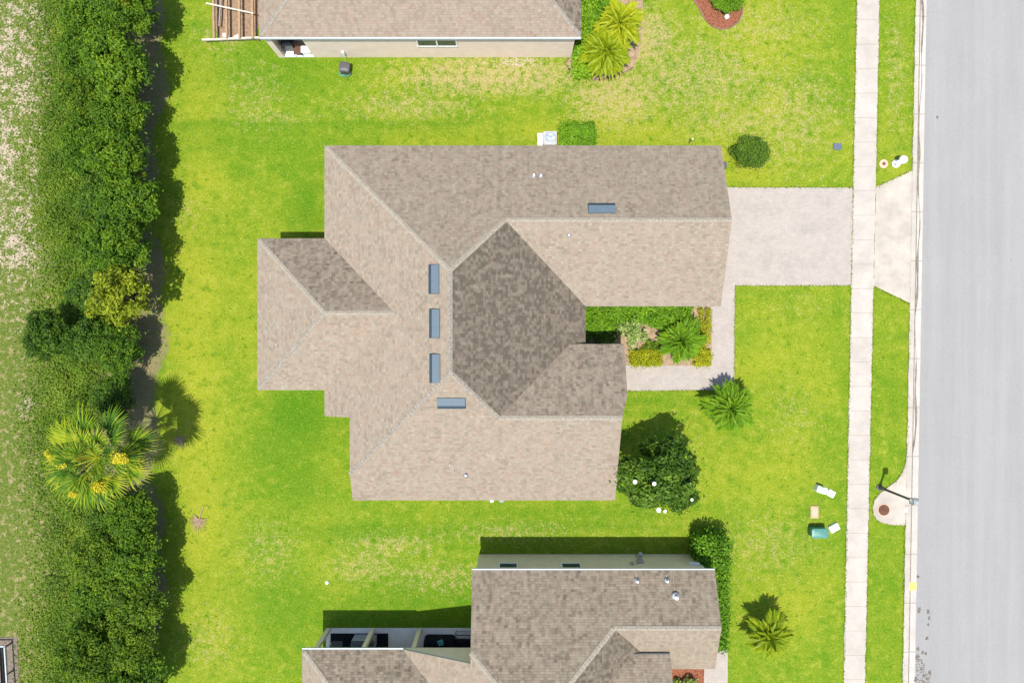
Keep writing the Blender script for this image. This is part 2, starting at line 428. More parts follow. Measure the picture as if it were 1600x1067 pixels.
def cloud(name, clumps, count, leaf, mat, seed, up=.35, shell=.62, cam_down=.15, spread=.28, stray=.14):
    """clumps: (x, y, z, radius, tint)."""
    rng = np.random.default_rng(seed); C = np.array(clumps, float)
    wgt = C[:, 3] ** 2; idx = rng.choice(len(C), count, p=wgt / wgt.sum())
    d = rng.normal(size=(count, 3)); d[:, 2] = np.where(d[:, 2] < -.3, -d[:, 2] * .6, d[:, 2]); d /= np.linalg.norm(d, axis=1)[:, None]
    rad = C[idx, 3] * (shell + (1.08 - shell) * rng.random(count) ** .6)
    pos = C[idx, :3] + d * rad[:, None] * np.array([1, 1, .8])
    pos[:, 2] = np.maximum(pos[:, 2], .03)
    loose = rng.random(count) < stray; pos[loose] += rng.normal(size=(int(loose.sum()), 3)) * np.array([.22, .22, .10])[None] * min(1.0, float(C[:, 3].mean()) / .3); pos[:, 2] = np.maximum(pos[:, 2], .03)
    nr = d * .7 + rng.normal(size=(count, 3)) * .6 + np.array([0, 0, up * 2]); nr /= np.linalg.norm(nr, axis=1)[:, None]
    tint = np.clip(C[idx, 4] + rng.normal(size=count) * spread * .5, 0, 1)
    return leaf_mesh(name, pos, nr, leaf * (.5 + 1.0 * rng.random(count)), tint, mat, rng)
def obj_from(me, name, parent=None):
    o = bpy.data.objects.new(name, me); COL.objects.link(o); o.parent = parent
    return o

def tree_proto(name, label, cat, rad, hgt, mat, seed, leaves, leaf=.15, ncl=46, group=None, flat=.62, open_=0, barkmat='bark', up=.35):
    rnd = random.Random(seed)
    t = thing(name, label, cat, (0, 0, 0), 0, group)
    cl = []; base = hgt * .38
    for i in range(ncl):
        a = rnd.random() * 6.283; q = rnd.random() ** .5; el = rnd.random()
        r = rad * q * (.92 + .2 * math.sin(3 * a + seed) * rnd.random())
        top = (1 - (q * .93) ** 2.4) ** .5
        z = base + (hgt - base) * (.18 + .80 * top * (el ** .45))
        cr = rad * (.17 + .13 * rnd.random()) * (1 - open_ * .45) * (46 / ncl) ** .3
        cl.append((r * math.cos(a) * (1 - .12), r * math.sin(a) * (1 - .12), min(z, hgt) - cr * .5, cr, .5 + rnd.uniform(-.28, .28)))
    m = MB(); th = .05 + rad * .035
    m.tube([(0, 0, 0), (.04, .02, hgt * .25), (.0, .05, hgt * .42)], [th * 1.3, th, th * .8], 8)
    for i in range(0, ncl, 2):
        c = cl[i]
        m.tube([(0, .03, hgt * (.2 + .2 * rnd.random())), (c[0] * .5, c[1] * .5, hgt * .33 + c[2] * .28), (c[0] * .95, c[1] * .95, c[2] + c[3] * .2)], [th * .55, th * .32, th * .12], 5)
    m.build('trunk', M[barkmat], t)
    obj_from(cloud('crown', cl, leaves, leaf, M[mat], seed, up=up), 'crown', t)
    return t

def box_hedge(name, label, cat, x0, y0, x1, y1, h, mat, seed, leaf=.11, dens=420, group=None, cr=.26, tint=.5, cuts=(), shape=None):
    """clipped hedge; x0.. in metres (world)"""
    rnd = random.Random(seed); cx, cy = (x0 + x1) / 2, (y0 + y1) / 2
    t = thing(name, label, cat, (cx, cy, 0), 0, group)
    cl = []; W, D = abs(x1 - x0), abs(y1 - y0)
    nx, ny, nz = max(2, round(W / .3)), max(2, round(D / .3)), max(2, round(h / .35))
    for i in range(nx):
        for j in range(ny):
            for k in range(nz):
                if 0 < i < nx - 1 and 0 < j < ny - 1 and k < nz - 1: continue
                x = -W / 2 + cr * .8 + (W - 1.6 * cr) * i / (nx - 1) + rnd.uniform(-.06, .06); y = -D / 2 + cr * .8 + (D - 1.6 * cr) * j / (ny - 1) + rnd.uniform(-.06, .06)
                if shape and not shape(x + cx, y + cy): continue
                z = cr * .7 + (h - 1.6 * cr) * k / (nz - 1) + rnd.uniform(-.05, .07)
                cl.append((x, y, z, cr * rnd.uniform(.8, 1.15), tint + rnd.uniform(-.22, .22)))
    n = int(dens * (W * D + .6 * h * (W + D)))
    obj_from(cloud('foliage', cl, n, leaf, M[mat], seed, up=.3), 'foliage', t)
    m = MB()
    for i in range(max(2, int(W * D / .5))):
        x, y = rnd.uniform(-W / 2 + .2, W / 2 - .2), rnd.uniform(-D / 2 + .2, D / 2 - .2)
        if shape and not shape(x + cx, y + cy): continue
        m.tube([(x + cx, y + cy, 0), (x + cx + rnd.uniform(-.08, .08), y + cy + rnd.uniform(-.08, .08), h * .55)], [.02, .01], 5)
    m.build('stems', M['bark'], t)
    return t

# fan palm frond: costapalmate fan of narrow folded segments on a petiole, lying along +X
def fan_frond_mesh(name, mat, pet=1.2, L=1.25, nseg=30, seed=0, droop=.35, tintc=.5, span=112, wide=1.0):
    rng = random.Random(seed); V = []; F = []; T = []
    def strip(pts, wds, side, t):
        n0 = len(V)
        for p, w_ in zip(pts, wds):
            V.append(tuple(p - side * w_)); V.append(tuple(p + Vector((0, 0, w_ * .5)))); V.append(tuple(p + side * w_))
        for i in range(len(pts) - 1):
            a = n0 + 3 * i
            F.append((a, a + 1, a + 4, a + 3)); F.append((a + 1, a + 2, a + 5, a + 4)); tt = min(1, t + .16 * i); T.append(tt); T.append(min(1, tt + .12))
    strip([Vector((0, 0, 0)), Vector((pet * .5, 0, .06)), Vector((pet, 0, .02))], [.03, .022, .018], Vector((0, 1, 0)), .75)
    for i in range(nseg):
        f = i / (nseg - 1) * 2 - 1; a = f * R(span); l = L * (1 - .28 * abs(f) ** 1.5) * rng.uniform(.86, 1.05)
        d = Vector((math.cos(a), math.sin(a), .12 * rng.uniform(-1, 1))).normalized(); sd_ = Vector((-d.y, d.x, 0)).normalized()
        o = Vector((pet + .12 * (1 - abs(f)), 0, .02)); pts = []; wd = []
        for k in range(5):
            q = k / 4
            pts.append(o + d * l * q + Vector((0, 0, -droop * l * q ** 2.6 + .05 * math.sin(q * 3)))); wd.append([.012, .036, .03, .018, .003][k] * L / 1.2 * wide)
        strip(pts, wd, sd_, min(1, max(0, tintc + rng.uniform(-.28, .3) + (.1 if i % 2 else -.1))))
    me = bpy.data.meshes.new(name); me.from_pydata(V, [], F)
    at = me.attributes.new('tint', 'FLOAT', 'FACE'); at.data.foreach_set('value', T); me.materials.append(mat)
    return me
def feather_frond_mesh(name, mat, L=1.6, arch=.7, seed=0, w=.42, tintc=.5, n=40):
    rng = random.Random(seed); V = []; F = []; T = []
    def P(q): return Vector((L * (q - .12 * q * q), 0, arch * (.95 * q - 1.35 * q * q) * L * .6))
    pr = [P(i / 10) for i in range(11)]
    for i in range(10):
        a, b = pr[i], pr[i + 1]; w0, w1 = .018 * (1 - i / 11), .018 * (1 - (i + 1) / 11); n0 = len(V)
        V += [(a.x, -w0, a.z), (a.x, w0, a.z), (b.x, w1, b.z), (b.x, -w1, b.z)]; F.append((n0, n0 + 1, n0 + 2, n0 + 3)); T.append(.8)
    for i in range(n):
        q = .1 + .9 * i / (n - 1)
        for s in (-1, 1):
            o = P(q); l = w * (math.sin(min(1, q * 1.15) * math.pi * .86) ** .6 + .12) * rng.uniform(.85, 1.1)
            an = R(62 - 30 * q); d = Vector((math.cos(an), s * math.sin(an), .35)).normalized()
            sd_ = Vector((d.y * -1, d.x, 0)).normalized() * .024; e = o + d * l; mid = o + d * l * .5 + Vector((0, 0, .02)); e.z -= l * .5
            n0 = len(V)
            V.extend([tuple(o - sd_ * .6), tuple(o + sd_ * .6), tuple(mid + sd_), tuple(mid - sd_), tuple(e)])
            F.append((n0, n0 + 1, n0 + 2, n0 + 3)); F.append((n0 + 3, n0 + 2, n0 + 4))
            t = min(1, max(0, tintc + rng.uniform(-.25, .25) + .25 * (q - .5))); T.extend([t, t])
    me = bpy.data.meshes.new(name); me.from_pydata(V, [], F)
    at = me.attributes.new('tint', 'FLOAT', 'FACE'); at.data.foreach_set('value', T); me.materials.append(mat)
    return me

# ---------------------------------------------------------------- ground sheet with planted zones
gx = np.unique(np.concatenate([np.arange(-40, 40.01, .4), [-1500, -400, -150, -80, -55, 55, 80, 150, 400, 1500]]))
gy = np.unique(np.concatenate([np.arange(-28, 28.01, .4), [-1500, -400, -150, -80, -45, 45, 80, 150, 400, 1500]]))
XX, YY = np.meshgrid(gx, gy); PX = XX * 25 + 800; PY = 533 - YY * 25
def blobs(lst):
    out = np.zeros_like(PX)
    for (x, y, rx, ry, a) in lst: out = np.maximum(out, 1.0 * a * np.exp(-(((PX - x) / rx) ** 2 + ((PY - y) / ry) ** 2) ** 1.3))
    return out
dry = blobs([(770, 118, 190, 38, .62), (640, 165, 130, 28, .42), (1080, 120, 180, 80, .42), (960, 150, 90, 60, .55), (1230, 180, 110, 100, .38), (1000, 60, 70, 60, .6),
             (690, 900, 110, 30, .38), (570, 885, 70, 28, .42), (610, 850, 90, 22, .42), (1010, 900, 200, 90, .2), (1200, 850, 90, 60, .3), (430, 185, 90, 8, .42), (400, 150, 60, 60, .3),
             (330, 1000, 50, 60, .3), (420, 860, 60, 60, .3), (1180, 40, 130, 50, .34), (1400, 120, 22, 130, .34), (1060, 700, 60, 60, .2), (1240, 650, 50, 60, .25),
             (290, 330, 40, 40, .25), (800, 830, 140, 20, .35), (1150, 190, 130, 40, .38), (350, 60, 60, 40, .3), (1245, 480, 60, 30, .2)])
lush = blobs([(465, 650, 55, 60, .95), (470, 760, 60, 50, .6), (420, 225, 150, 26, .5), (375, 268, 22, 16, .7), (430, 110, 110, 50, .55), (480, 320, 30, 60, .7), (450, 950, 60, 70, .55),
              (600, 830, 230, 18, .6), (720, 940, 180, 60, .65), (700, 960, 200, 60, .6), (900, 800, 200, 12, .5), (1400, 40, 30, 60, .3), (1385, 900, 40, 160, .3), (1300, 560, 50, 60, .15),
              (830, 840, 120, 20, .4), (1050, 625, 110, 12, .35), (470, 390, 40, 80, .3), (1180, 460, 60, 12, .3), (560, 70, 60, 30, .4), (375, 70, 60, 18, .3), (1150, 950, 40, 90, .25), (1390, 980, 30, 90, .35)])
lush = np.maximum(lush, np.where((PY > 186) & (PX > 262) & (PX < 730), np.clip((225 - PY) / 45, 0, 1) * .8, 0))
lush = np.maximum(lush, blobs([(1400, 620, 24, 60, .45), (1300, 700, 40, 60, .3), (1180, 900, 120, 60, .25), (1395, 450, 20, 60, .4), (560, 970, 120, 30, .6), (440, 700, 60, 70, .6), (430, 820, 50, 40, .4), (1320, 100, 22, 120, .35), (1050, 170, 60, 30, .15), (470, 250, 60, 40, .4), (410, 60, 60, 50, .45), (900, 820, 200, 10, .6)]))
lime = blobs([(310, 640, 50, 420, .95), (345, 330, 80, 120, .55), (330, 480, 90, 120, .6), (385, 500, 40, 120, .5), (1240, 560, 110, 110, .55), (1160, 250, 200, 55, .8), (1000, 205, 330, 25, .75),
              (700, 210, 200, 25, .5), (1200, 720, 110, 130, .5), (1230, 960, 110, 110, .5), (1400, 200, 30, 200, .5), (1395, 560, 28, 120, .3), (1180, 60, 160, 90, .5), (1050, 200, 250, 70, .6), (640, 780, 200, 60, .15), (340, 930, 60, 140, .6)])
edge = 252 + 10 * np.sin(PY / 63) + 7 * np.sin(PY / 21 + 1)
bare = np.clip((edge + 14 - PX) / 22, 0, 1) * np.clip((PX - 130) / 40, 0, 1) * .60
bare = np.maximum(bare, blobs([(355, 20, 46, 48, .3), (225, 600, 22, 80, .8)]))
bare *= (PX < 420)
sand = np.clip((92 - PX) / 40, 0, 1) * (.36 - .16 * np.tanh((PY - 500) / 110)) * np.clip((PX + 400) / 60, 0, 1)
sand = np.maximum(sand, blobs([(65, 95, 30, 120, .48), (20, 380, 60, 80, .62), (50, 400, 40, 40, .6), (25, 150, 60, 160, .52), (45, 640, 22, 30, .5), (800, 100, 90, 9, .46), (815, 94, 60, 8, .55)]))
rough = np.clip((edge - 20 - PX) / 25, 0, 1)
nx_, ny_ = len(gx), len(gy)
V = np.stack([XX.ravel(), YY.ravel(), np.zeros(XX.size)], 1)
ii, jj = np.meshgrid(np.arange(nx_ - 1), np.arange(ny_ - 1)); a = (jj * nx_ + ii).ravel()
F = np.stack([a, a + 1, a + nx_ + 1, a + nx_], 1)
me = bpy.data.meshes.new('lawn_ground'); me.from_pydata(V.tolist(), [], F.tolist())
for nm, ch in (('zone_a', (dry, lush, lime)), ('zone_b', (bare, sand, rough))):
    at = me.attributes.new(nm, 'FLOAT_COLOR', 'POINT')
    arr = np.stack([c.ravel() for c in ch] + [np.ones(XX.size)], 1).astype(np.float32); at.data.foreach_set('color', arr.ravel())
me.materials.append(M['lawn'])
tag(obj_from(me, 'lawn_ground'), kind='structure')

# ---------------------------------------------------------------- paving: sheets and slabs
def lerp(a, b, t): return a + (b - a) * t
def wav(seed):
    r = random.Random(seed); ph = [r.random() * 6.28 for _ in range(4)]
    return lambda t: .012 * math.sin(t * 3.1 + ph[0]) + .011 * math.sin(t * 7.7 + ph[1]) + .008 * math.sin(t * 17 + ph[2]) + .007 * math.sin(t * 41 + ph[3])
def strip_sheet(name, xl, xr, z, mat, thick=.05, y0=-5000, y1=6000, rag=(1, 1)):
    """long north-south sheet between two edges; xl, xr give pixel x as function of pixel y"""
    m = MB(); w1, w2 = wav(len(name)), wav(len(name) + 3)
    ys = [y0, -1200, -400] + list(range(-200, 1280, 4)) + [1500, 2300, y1]
    L = [Vector(((xl(y) - 800) / 25 + rag[0] * w1(y / 25), -(y - 533) / 25, z)) for y in ys]
    Rr = [Vector(((xr(y) - 800) / 25 + rag[1] * w2(y / 25), -(y - 533) / 25, z)) for y in ys]
    n = len(ys)
    m.v = [tuple(p) for p in L] + [tuple(p) for p in Rr]
    for i in range(n - 1): m.f.append((i, i + 1, n + i + 1, n + i)); m.m.append(0)
    b = len(m.v); m.v += [(p.x, p.y, z - thick) for p in L] + [(p.x, p.y, z - thick) for p in Rr]
    for i in range(n - 1):
        m.f.append((i + 1, i, b + i, b + i + 1)); m.m.append(0)
        m.f.append((n + i, n + i + 1, b + n + i + 1, b + n + i)); m.m.append(0)
    return tag(m.build(name, mat), kind='structure')
LN = lambda x0, x1: (lambda y: lerp(x0, x1, y / 1067))
strip_sheet('sidewalk', LN(1338.5, 1317.5), LN(1374, 1351), .045, M['sidewalk'], .1)
strip_sheet('road', LN(1447, 1428.5), lambda y: 1810, .012, M['asphalt'], .1, rag=(.5, 0))
strip_sheet('road_gutter', LN(1438.5, 1420), LN(1447.5, 1429), .02, M['gutter'], .1, rag=(0, .3))
strip_sheet('kerb', LN(1430, 1409.5), LN(1436.5, 1418), .06, M['curb'], .12, rag=(1, 0))
strip_sheet('kerb_joint', LN(1436.3, 1417.8), LN(1438.7, 1420.2), .016, M['flow'], .02, rag=(.3, .3))
# silt that has washed along the gutter in a wandering line
m = MB(); pts = []
for i in range(240):
    y = -60 + i * 5
    if y > 760: break
    c = 1440.5 - y * .0175 + 1.6 * math.sin(y / 46) + 1.1 * math.sin(y / 17)
    wd = 1.0 + .7 * math.sin(y / 33 + 1) + .4 * math.sin(y / 9)
    if 640 < y: c -= (y - 640) * .035
    pts.append((c - max(.35, wd), c + max(.35, wd), y))
for (a0, b0, y0), (a1, b1, y1) in zip(pts, pts[1:]):
    z = .026; m.quad([G(a0, y0) + Vector((0, 0, z)), G(a1, y1) + Vector((0, 0, z)), G(b1, y1) + Vector((0, 0, z)), G(b0, y0) + Vector((0, 0, z))])
tag(m.build('silt_line', M['flow']), kind='structure')

def poly_slab(name, px, z, mat, kind='structure', thick=.06, parent=None, jit=.0):
    pts = []; r = random.Random(len(px))
    for i in range(len(px)):
        a_, b_ = G(*px[i]), G(*px[(i + 1) % len(px)]); n = max(1, int((b_ - a_).length / .25)) if jit else 1
        for k in range(n): pts.append(a_.lerp(b_, k / n) + Vector((r.uniform(-jit, jit), r.uniform(-jit, jit), 0)))
    m = MB(); m.prism([(p.x, p.y) for p in pts], z - thick, z)
    o = m.build(name, mat, parent)
    return tag(o, kind=kind) if kind else o
poly_slab('driveway', [(1100, 292.5), (1332.6, 293), (1329.8, 446), (1148, 446), (1147, 609), (965, 610), (965, 570.5), (1111, 571), (1113, 486), (1100, 440)], .035, M['paver'], jit=.008)
poly_slab('driveway_apron', [(1368.2, 292), (1425.2, 266), (1421.4, 473), (1364.8, 446)], .04, M['apron'])
cl = [(1417, 700), (1415, 722), (1409, 738), (1400, 751), (1388, 759), (1374, 770), (1366, 780), (1363, 792), (1364, 803), (1370, 812), (1380, 817), (1396, 819.5), (1414, 820)]
cl_pad = list(cl)
poly_slab('storm_inlet_pad', cl, .05, M['apron'])
poly_slab('neighbor_walk', [(1100, 1010), (1137, 1010), (1136, 1180), (1100, 1180)], .035, M['paver'], jit=.008)

# rotting leaf debris lying along the gutter
m = MB(); r = random.Random(5)
for (x, y, rr) in [(1437, 1040, .3), (1443, 1056, .42), (1445, 1066, .4), (1436, 952, .13), (1450, 955, .1), (1452, 965, .08), (1448, 996, .08), (1434, 1013, .1), (1433, 1026, .14), (1441, 1018, .06), (1446, 1020, .06), (1430, 1060, .12), (1453, 1050, .12), (1450, 975, .05), (1434, 900, .06)]:
    for q in range(int(8 + rr * 130)):
        a_ = r.random() * 6.28; d = rr * r.random() ** .7; c = G(x, y) + Vector((math.cos(a_) * d, math.sin(a_) * d * 1.5, .03 + r.random() * .02)); s = r.uniform(.02, .06); an = r.random() * 3
        m.quad([c + Vector((math.cos(an + k * 1.57) * s * (1 if k % 2 else .5), math.sin(an + k * 1.57) * s * (1 if k % 2 else .5), r.uniform(-.01, .01))) for k in range(4)])
tag(m.build('leaf_debris', M['litter']), 'dark rotting leaf debris scattered on the asphalt beside the gutter', 'debris', kind='stuff')
m = MB(); m.box(G(1426, 915) + Vector((0, 0, .028)), (.42, .5, .012)); tag(m.build('kerb_paint_mark', M['yellow']), 'pale yellow painted square on the gutter near the bottom of the street', 'paint mark')

# ---------------------------------------------------------------- houses
SL = .0168                                   # roof rise per plan unit (pitch 0.42)
def plane(z0, axis, sgn, off): return dict(z0=z0, ax=axis, s=sgn, o=off)
def pz(pl, x, y):
    q = x if pl['ax'] == 'x' else y
    return pl['z0'] + SL * pl['s'] * (q - pl['o'])
def inside(x, y, poly):
    c = False
    for i in range(len(poly)):
        (x1, y1), (x2, y2) = poly[i], poly[i - 1]
        if (y1 > y) != (y2 > y) and x < (x2 - x1) * (y - y1) / (y2 - y1) + x1: c = not c
    return c
GS_SOFT = None
class House:
    def __init__(s, name, label, base, roofmat, wallmat):
        s.t = thing(name, label, 'house', U(*base)); s.faces = []; s.rm = roofmat; s.wm = wallmat
    def face(s, pts, pl, slope_shade): s.faces.append((pts, pl, slope_shade))  # higher value on slopes facing away from the sun darkens their shingle colour
    def rz(s, x, y):
        best = None
        for pts, pl, _ in s.faces:
            if inside(x, y, pts):
                z = pz(pl, x, y); best = z if best is None else min(best, z)
        return best
    def roof(s, caps, valleys=()):
        m = MB(); shades = []; edges = {}
        for pts, pl, al in s.faces:
            P = [U(x, y, pz(pl, x, y)) for x, y in pts]
            area = sum(P[i].x * P[(i + 1) % len(P)].y - P[(i + 1) % len(P)].x * P[i].y for i in range(len(P)))
            q = list(zip(pts, P))
            if area < 0: q = q[::-1]
            d = Vector((pl['s'], 0)) if pl['ax'] == 'x' else Vector((0, -pl['s'])); e = Vector((-d.y, d.x)); k = math.sqrt(1 + .42 ** 2)
            m.uv[len(m.f)] = [(p.x * e.x + p.y * e.y + 200, (p.x * d.x + p.y * d.y) * k + 200) for _, p in q]
            m.quad([p for _, p in q], 0); shades.append(al)
            m.quad([p - Vector((0, 0, .16)) for _, p in q][::-1], 2); shades.append(0)
            for i in range(len(q)):
                a_, b_ = q[i], q[(i + 1) % len(q)]
                k1 = tuple(round(v) for v in a_[0]), tuple(round(v) for v in b_[0])
                edges.setdefault(frozenset(k1), []).append((a_[1], b_[1]))
        for k1, l in edges.items():
            if len(l) == 1:
                a_, b_ = l[0]; dz = Vector((0, 0, .17)); m.quad([a_, a_ - dz, b_ - dz, b_], 1); shades.append(0)
        o = m.build('roof', [s.rm, M['fascia'], M['soffit']], s.t)
        at = o.data.attributes.new('slope_shade', 'FLOAT', 'FACE'); at.data.foreach_set('value', shades)
        s.ro = o
        # ridge and hip caps follow both slopes
        for (x0, y0), (x1, y1), p1, p2 in caps:
            c = MB()
            A, B = Vector((x0, y0)), Vector((x1, y1)); d = (B - A).normalized(); nrm = Vector((-d.y, d.x)); L_ = (B - A).length; n = max(1, int(L_ / 5)); wd = 3.4
            zA, zB = pz(p1, x0, y0), pz(p1, x1, y1)          # stop short of the eaves corner
            if zA < 3.3: A = A + d * 4; L_ -= 4
            if zB < 3.3: L_ -= 4
            for i in range(n):
                a_, b_ = A + d * L_ * i / n, A + d * min(L_, L_ * (i + 1.0) / n); lift = .028
                def pt(q, w_, li):
                    pp = q + nrm * w_; zz = min(pz(p1, pp.x, pp.y), pz(p2, pp.x, pp.y)); return U(pp.x, pp.y, zz + li)
                c.quad([pt(a_, -wd, lift), pt(b_, -wd, lift * .55), pt(b_, 0, lift * .8), pt(a_, 0, lift * 1.4)][::1])
                c.quad([pt(a_, 0, lift * 1.4), pt(b_, 0, lift * .8), pt(b_, wd, lift * .55), pt(a_, wd, lift)])
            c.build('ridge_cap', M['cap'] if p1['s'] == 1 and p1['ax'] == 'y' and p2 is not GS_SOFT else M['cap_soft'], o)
        return o
    def walls(s, outline, gaps=(), top=None):
        m = MB(); n = len(outline)
        ar = sum(outline[i][0] * outline[(i + 1) % n][1] - outline[(i + 1) % n][0] * outline[i][1] for i in range(n))
        for i in range(n):
            if i in gaps: continue
            A, B = Vector(outline[i]), Vector(outline[(i + 1) % n]); L_ = (B - A).length; k = max(1, int(L_ / 5))
            d = (B - A).normalized(); inw = Vector((-d.y, d.x)) * (4 if ar > 0 else -4)
            for j in range(k):
                a_, b_ = A.lerp(B, j / k), A.lerp(B, (j + 1) / k)
                def z(q): r_ = s.rz(q.x + inw.x * .05, q.y + inw.y * .05); return (r_ if r_ else 3.2) - .2
                za, zb = z(a_), z(b_)
                if top: za, zb = min(za, top), min(zb, top)
                m.quad([U(a_.x, a_.y, 0), U(b_.x, b_.y, 0), U(b_.x, b_.y, zb), U(a_.x, a_.y, za)][::-1 if ar < 0 else 1])
                a2, b2 = a_ + inw, b_ + inw
                m.quad([U(b2.x, b2.y, 0), U(a2.x, a2.y, 0), U(a2.x, a2.y, za), U(b2.x, b2.y, zb)][::-1 if ar < 0 else 1])
                m.quad([U(a_.x, a_.y, za), U(b_.x, b_.y, zb), U(b2.x, b2.y, zb), U(a2.x, a2.y, za)])
        return m.build('wall', s.wm, s.t)
    def window(s, cx, cy, z, wd, ht, face, name='window', pane='glass', frame='white', mull=0):
        """face: direction the window looks, 'n','s','e','w' (plan)"""
        rot = {'n': 0, 's': math.pi, 'e': -math.pi / 2, 'w': math.pi / 2}[face]; c = U(cx, cy, z); nn = {'n': Vector((0, 1, 0)), 's': Vector((0, -1, 0)), 'e': Vector((1, 0, 0)), 'w': Vector((-1, 0, 0))}[face]
        al = Vector((1, 0, 0)) if face in 'ns' else Vector((0, 1, 0))
        m = MB(); c0 = c + nn * .02
        def bar(off, dz, w_, h_):
            d = (w_, .09, h_) if face in 'ns' else (.09, w_, h_); m.box(c0 + al * off + Vector((0, 0, dz)), d)
        bar(0, ht / 2 + .03, wd + .14, .07); bar(0, -ht / 2 - .05, wd + .2, .11); bar(-wd / 2 - .035, 0, .07, ht - .02); bar(wd / 2 + .035, 0, .07, ht - .02)
        for q in range(mull): bar(-wd / 2 + wd * (q + 1) / (mull + 1), 0, .08, ht - .02)
        fr = m.build(name, M[frame], s.t)
        m = MB(); d = (wd, .04, ht) if face in 'ns' else (.04, wd, ht); m.box(c + nn * .022, d); m.build('pane', M[pane], fr)
        return fr

# ---- main house
h = House('tan_shingle_house', 'large house with tan cross-hipped shingle roof in the middle, paved driveway at its right', (0, 0), M['shingle'], M['stucco_main'])
W_ = plane(3.05, 'x', 1, -271.5); E_ = plane(3.05, 'x', -1, 106.6); N_ = plane(3.05, 'y', 1, -283.5); So = plane(3.05, 'y', -1, 229.8)
GS = plane(3.05, 'y', -1, -51); LW = plane(3.05, 'x', 1, -368.9); LN_ = plane(3.05, 'y', 1, -149.2); LS = plane(3.05, 'y', -1, 70.4); FN = plane(3.46, 'y', 1, 3.7)
rn, rs, gr_, fr_, ll = (-82.45, -94.5), (-82.45, 40.75), (-9.65, -167.25), (-18.3, 104.7), (-259.1, -39.4)
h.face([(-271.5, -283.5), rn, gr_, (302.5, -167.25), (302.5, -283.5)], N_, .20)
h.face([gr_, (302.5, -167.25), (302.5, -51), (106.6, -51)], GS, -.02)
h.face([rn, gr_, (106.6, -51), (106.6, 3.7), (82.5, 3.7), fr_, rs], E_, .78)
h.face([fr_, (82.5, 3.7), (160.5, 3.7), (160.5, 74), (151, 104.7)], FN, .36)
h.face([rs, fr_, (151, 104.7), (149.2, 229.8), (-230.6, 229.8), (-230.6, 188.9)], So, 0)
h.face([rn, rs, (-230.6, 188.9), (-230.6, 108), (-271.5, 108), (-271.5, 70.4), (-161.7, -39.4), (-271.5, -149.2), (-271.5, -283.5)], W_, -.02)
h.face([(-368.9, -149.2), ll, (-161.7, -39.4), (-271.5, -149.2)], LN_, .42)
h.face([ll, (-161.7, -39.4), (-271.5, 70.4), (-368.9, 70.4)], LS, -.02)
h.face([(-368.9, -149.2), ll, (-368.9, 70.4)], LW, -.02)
caps = [((-271.5, -283.5), rn, N_, W_), (rn, gr_, N_, E_), (rn, rs, W_, E_), (gr_, (302.5, -167.25), N_, GS), (rs, fr_, E_, So), (fr_, (151, 104.7), FN, So),
        (rs, (-230.6, 188.9), W_, So), ((-368.9, -149.2), ll, LN_, LW), (ll, (-161.7, -39.4), LN_, LS), ((-368.9, 70.4), ll, LW, LS)]
roof_main = h.roof(caps)
h.walls([(-261, -273), (294, -273), (294, -61), (97, -61), (97, 14), (142, 14), (142, 219), (-221, 219), (-221, 99), (-261, 99), (-261, 60), (-358, 60), (-358, -139), (-261, -139)])
h.window(294, -164, 1.1, 4.9, 2.15, 'e', 'garage_door', 'garage', 'white', 0)
h.window(142, 45, 1.07, .95, 2.05, 'e', 'front_door', 'door', 'white', 0)
for (x, y, wd, f) in [(142, 150, 1.8, 'e'), (97, -30, 1.0, 'e'), (-150, -273, 1.2, 'n'), (0, -273, .9, 'n'), (150, -273, 1.2, 'n'), (-120, 219, 1.5, 's'), (40, 219, 1.2, 's'), (-221, 160, 1.5, 'w'), (-261, -210, 1.6, 'w'), (200, -61, 1.2, 's')]:
    h.window(x, y, 1.6, wd, 1.2, f, mull=1)
h.window(-358, -40, 1.1, 3.4, 2.1, 'w', 'sliding_door', mull=2)

def on_roof(house, px, py):
    z = 3.2
    for _ in range(14):
        k = (H - z) / H; x, y = (px - 800) * k, (py - 533) * k; q = house.rz(x, y); z = q if q else z
    return x, y, z
def ridge_vent(px, py, L_, horiz):
    x, y, z = on_roof(h, px, py); k = (H - z) / H; L_ = L_ / 25 * k; wd = .62
    m = MB(); hh = .13
    # low slant-back box: long hood, sloping both ways, one darker louvred side
    def pt(a_, b_, dz):
        xx, yy = (x + a_ * 25, y + b_ * 25) if horiz else (x + b_ * 25, y + a_ * 25)
        return U(xx, yy, (h.rz(xx, yy) or z) + dz)
    A, B = -L_ / 2, L_ / 2; hw = wd / 2; sg = 1 if horiz else -1
    lowside = {True: (hw if y > 0 else -hw), False: -hw}[horiz]; hi = -lowside
    r1 = [pt(A, hi, 0), pt(B, hi, 0), pt(B, hi * .9, .10), pt(A, hi * .9, .10)]
    c = [pt(A, hi, -.01), pt(B, hi, -.01), pt(B, lowside, -.01), pt(A, lowside, -.01)]
    t_ = [pt(A + .03, hi * .92, .10), pt(B - .03, hi * .92, .10), pt(B - .03, lowside * .42, .24), pt(A + .03, lowside * .42, .24)]
    lo = [pt(A, lowside, .03), pt(B, lowside, .03)]
    m.quad(t_); m.quad([t_[3], t_[2], lo[1], lo[0]], 1); m.quad([c[0], c[1], t_[1], t_[0]])
    m.quad([c[0], t_[0], t_[3], lo[0], c[3]]); m.quad([c[1], t_[1], t_[2], lo[1], c[2]]); m.quad([lo[0], lo[1], c[2], c[3]], 1)
    return m.build('roof_vent', [M['vent'], M['vent_d']], roof_main)
for a_ in [(940, 325, 43, True), (678, 436, 46, False), (679, 505, 46, False), (679.5, 575, 46, False), (705.5, 629.5, 45, True)]: ridge_vent(*a_)
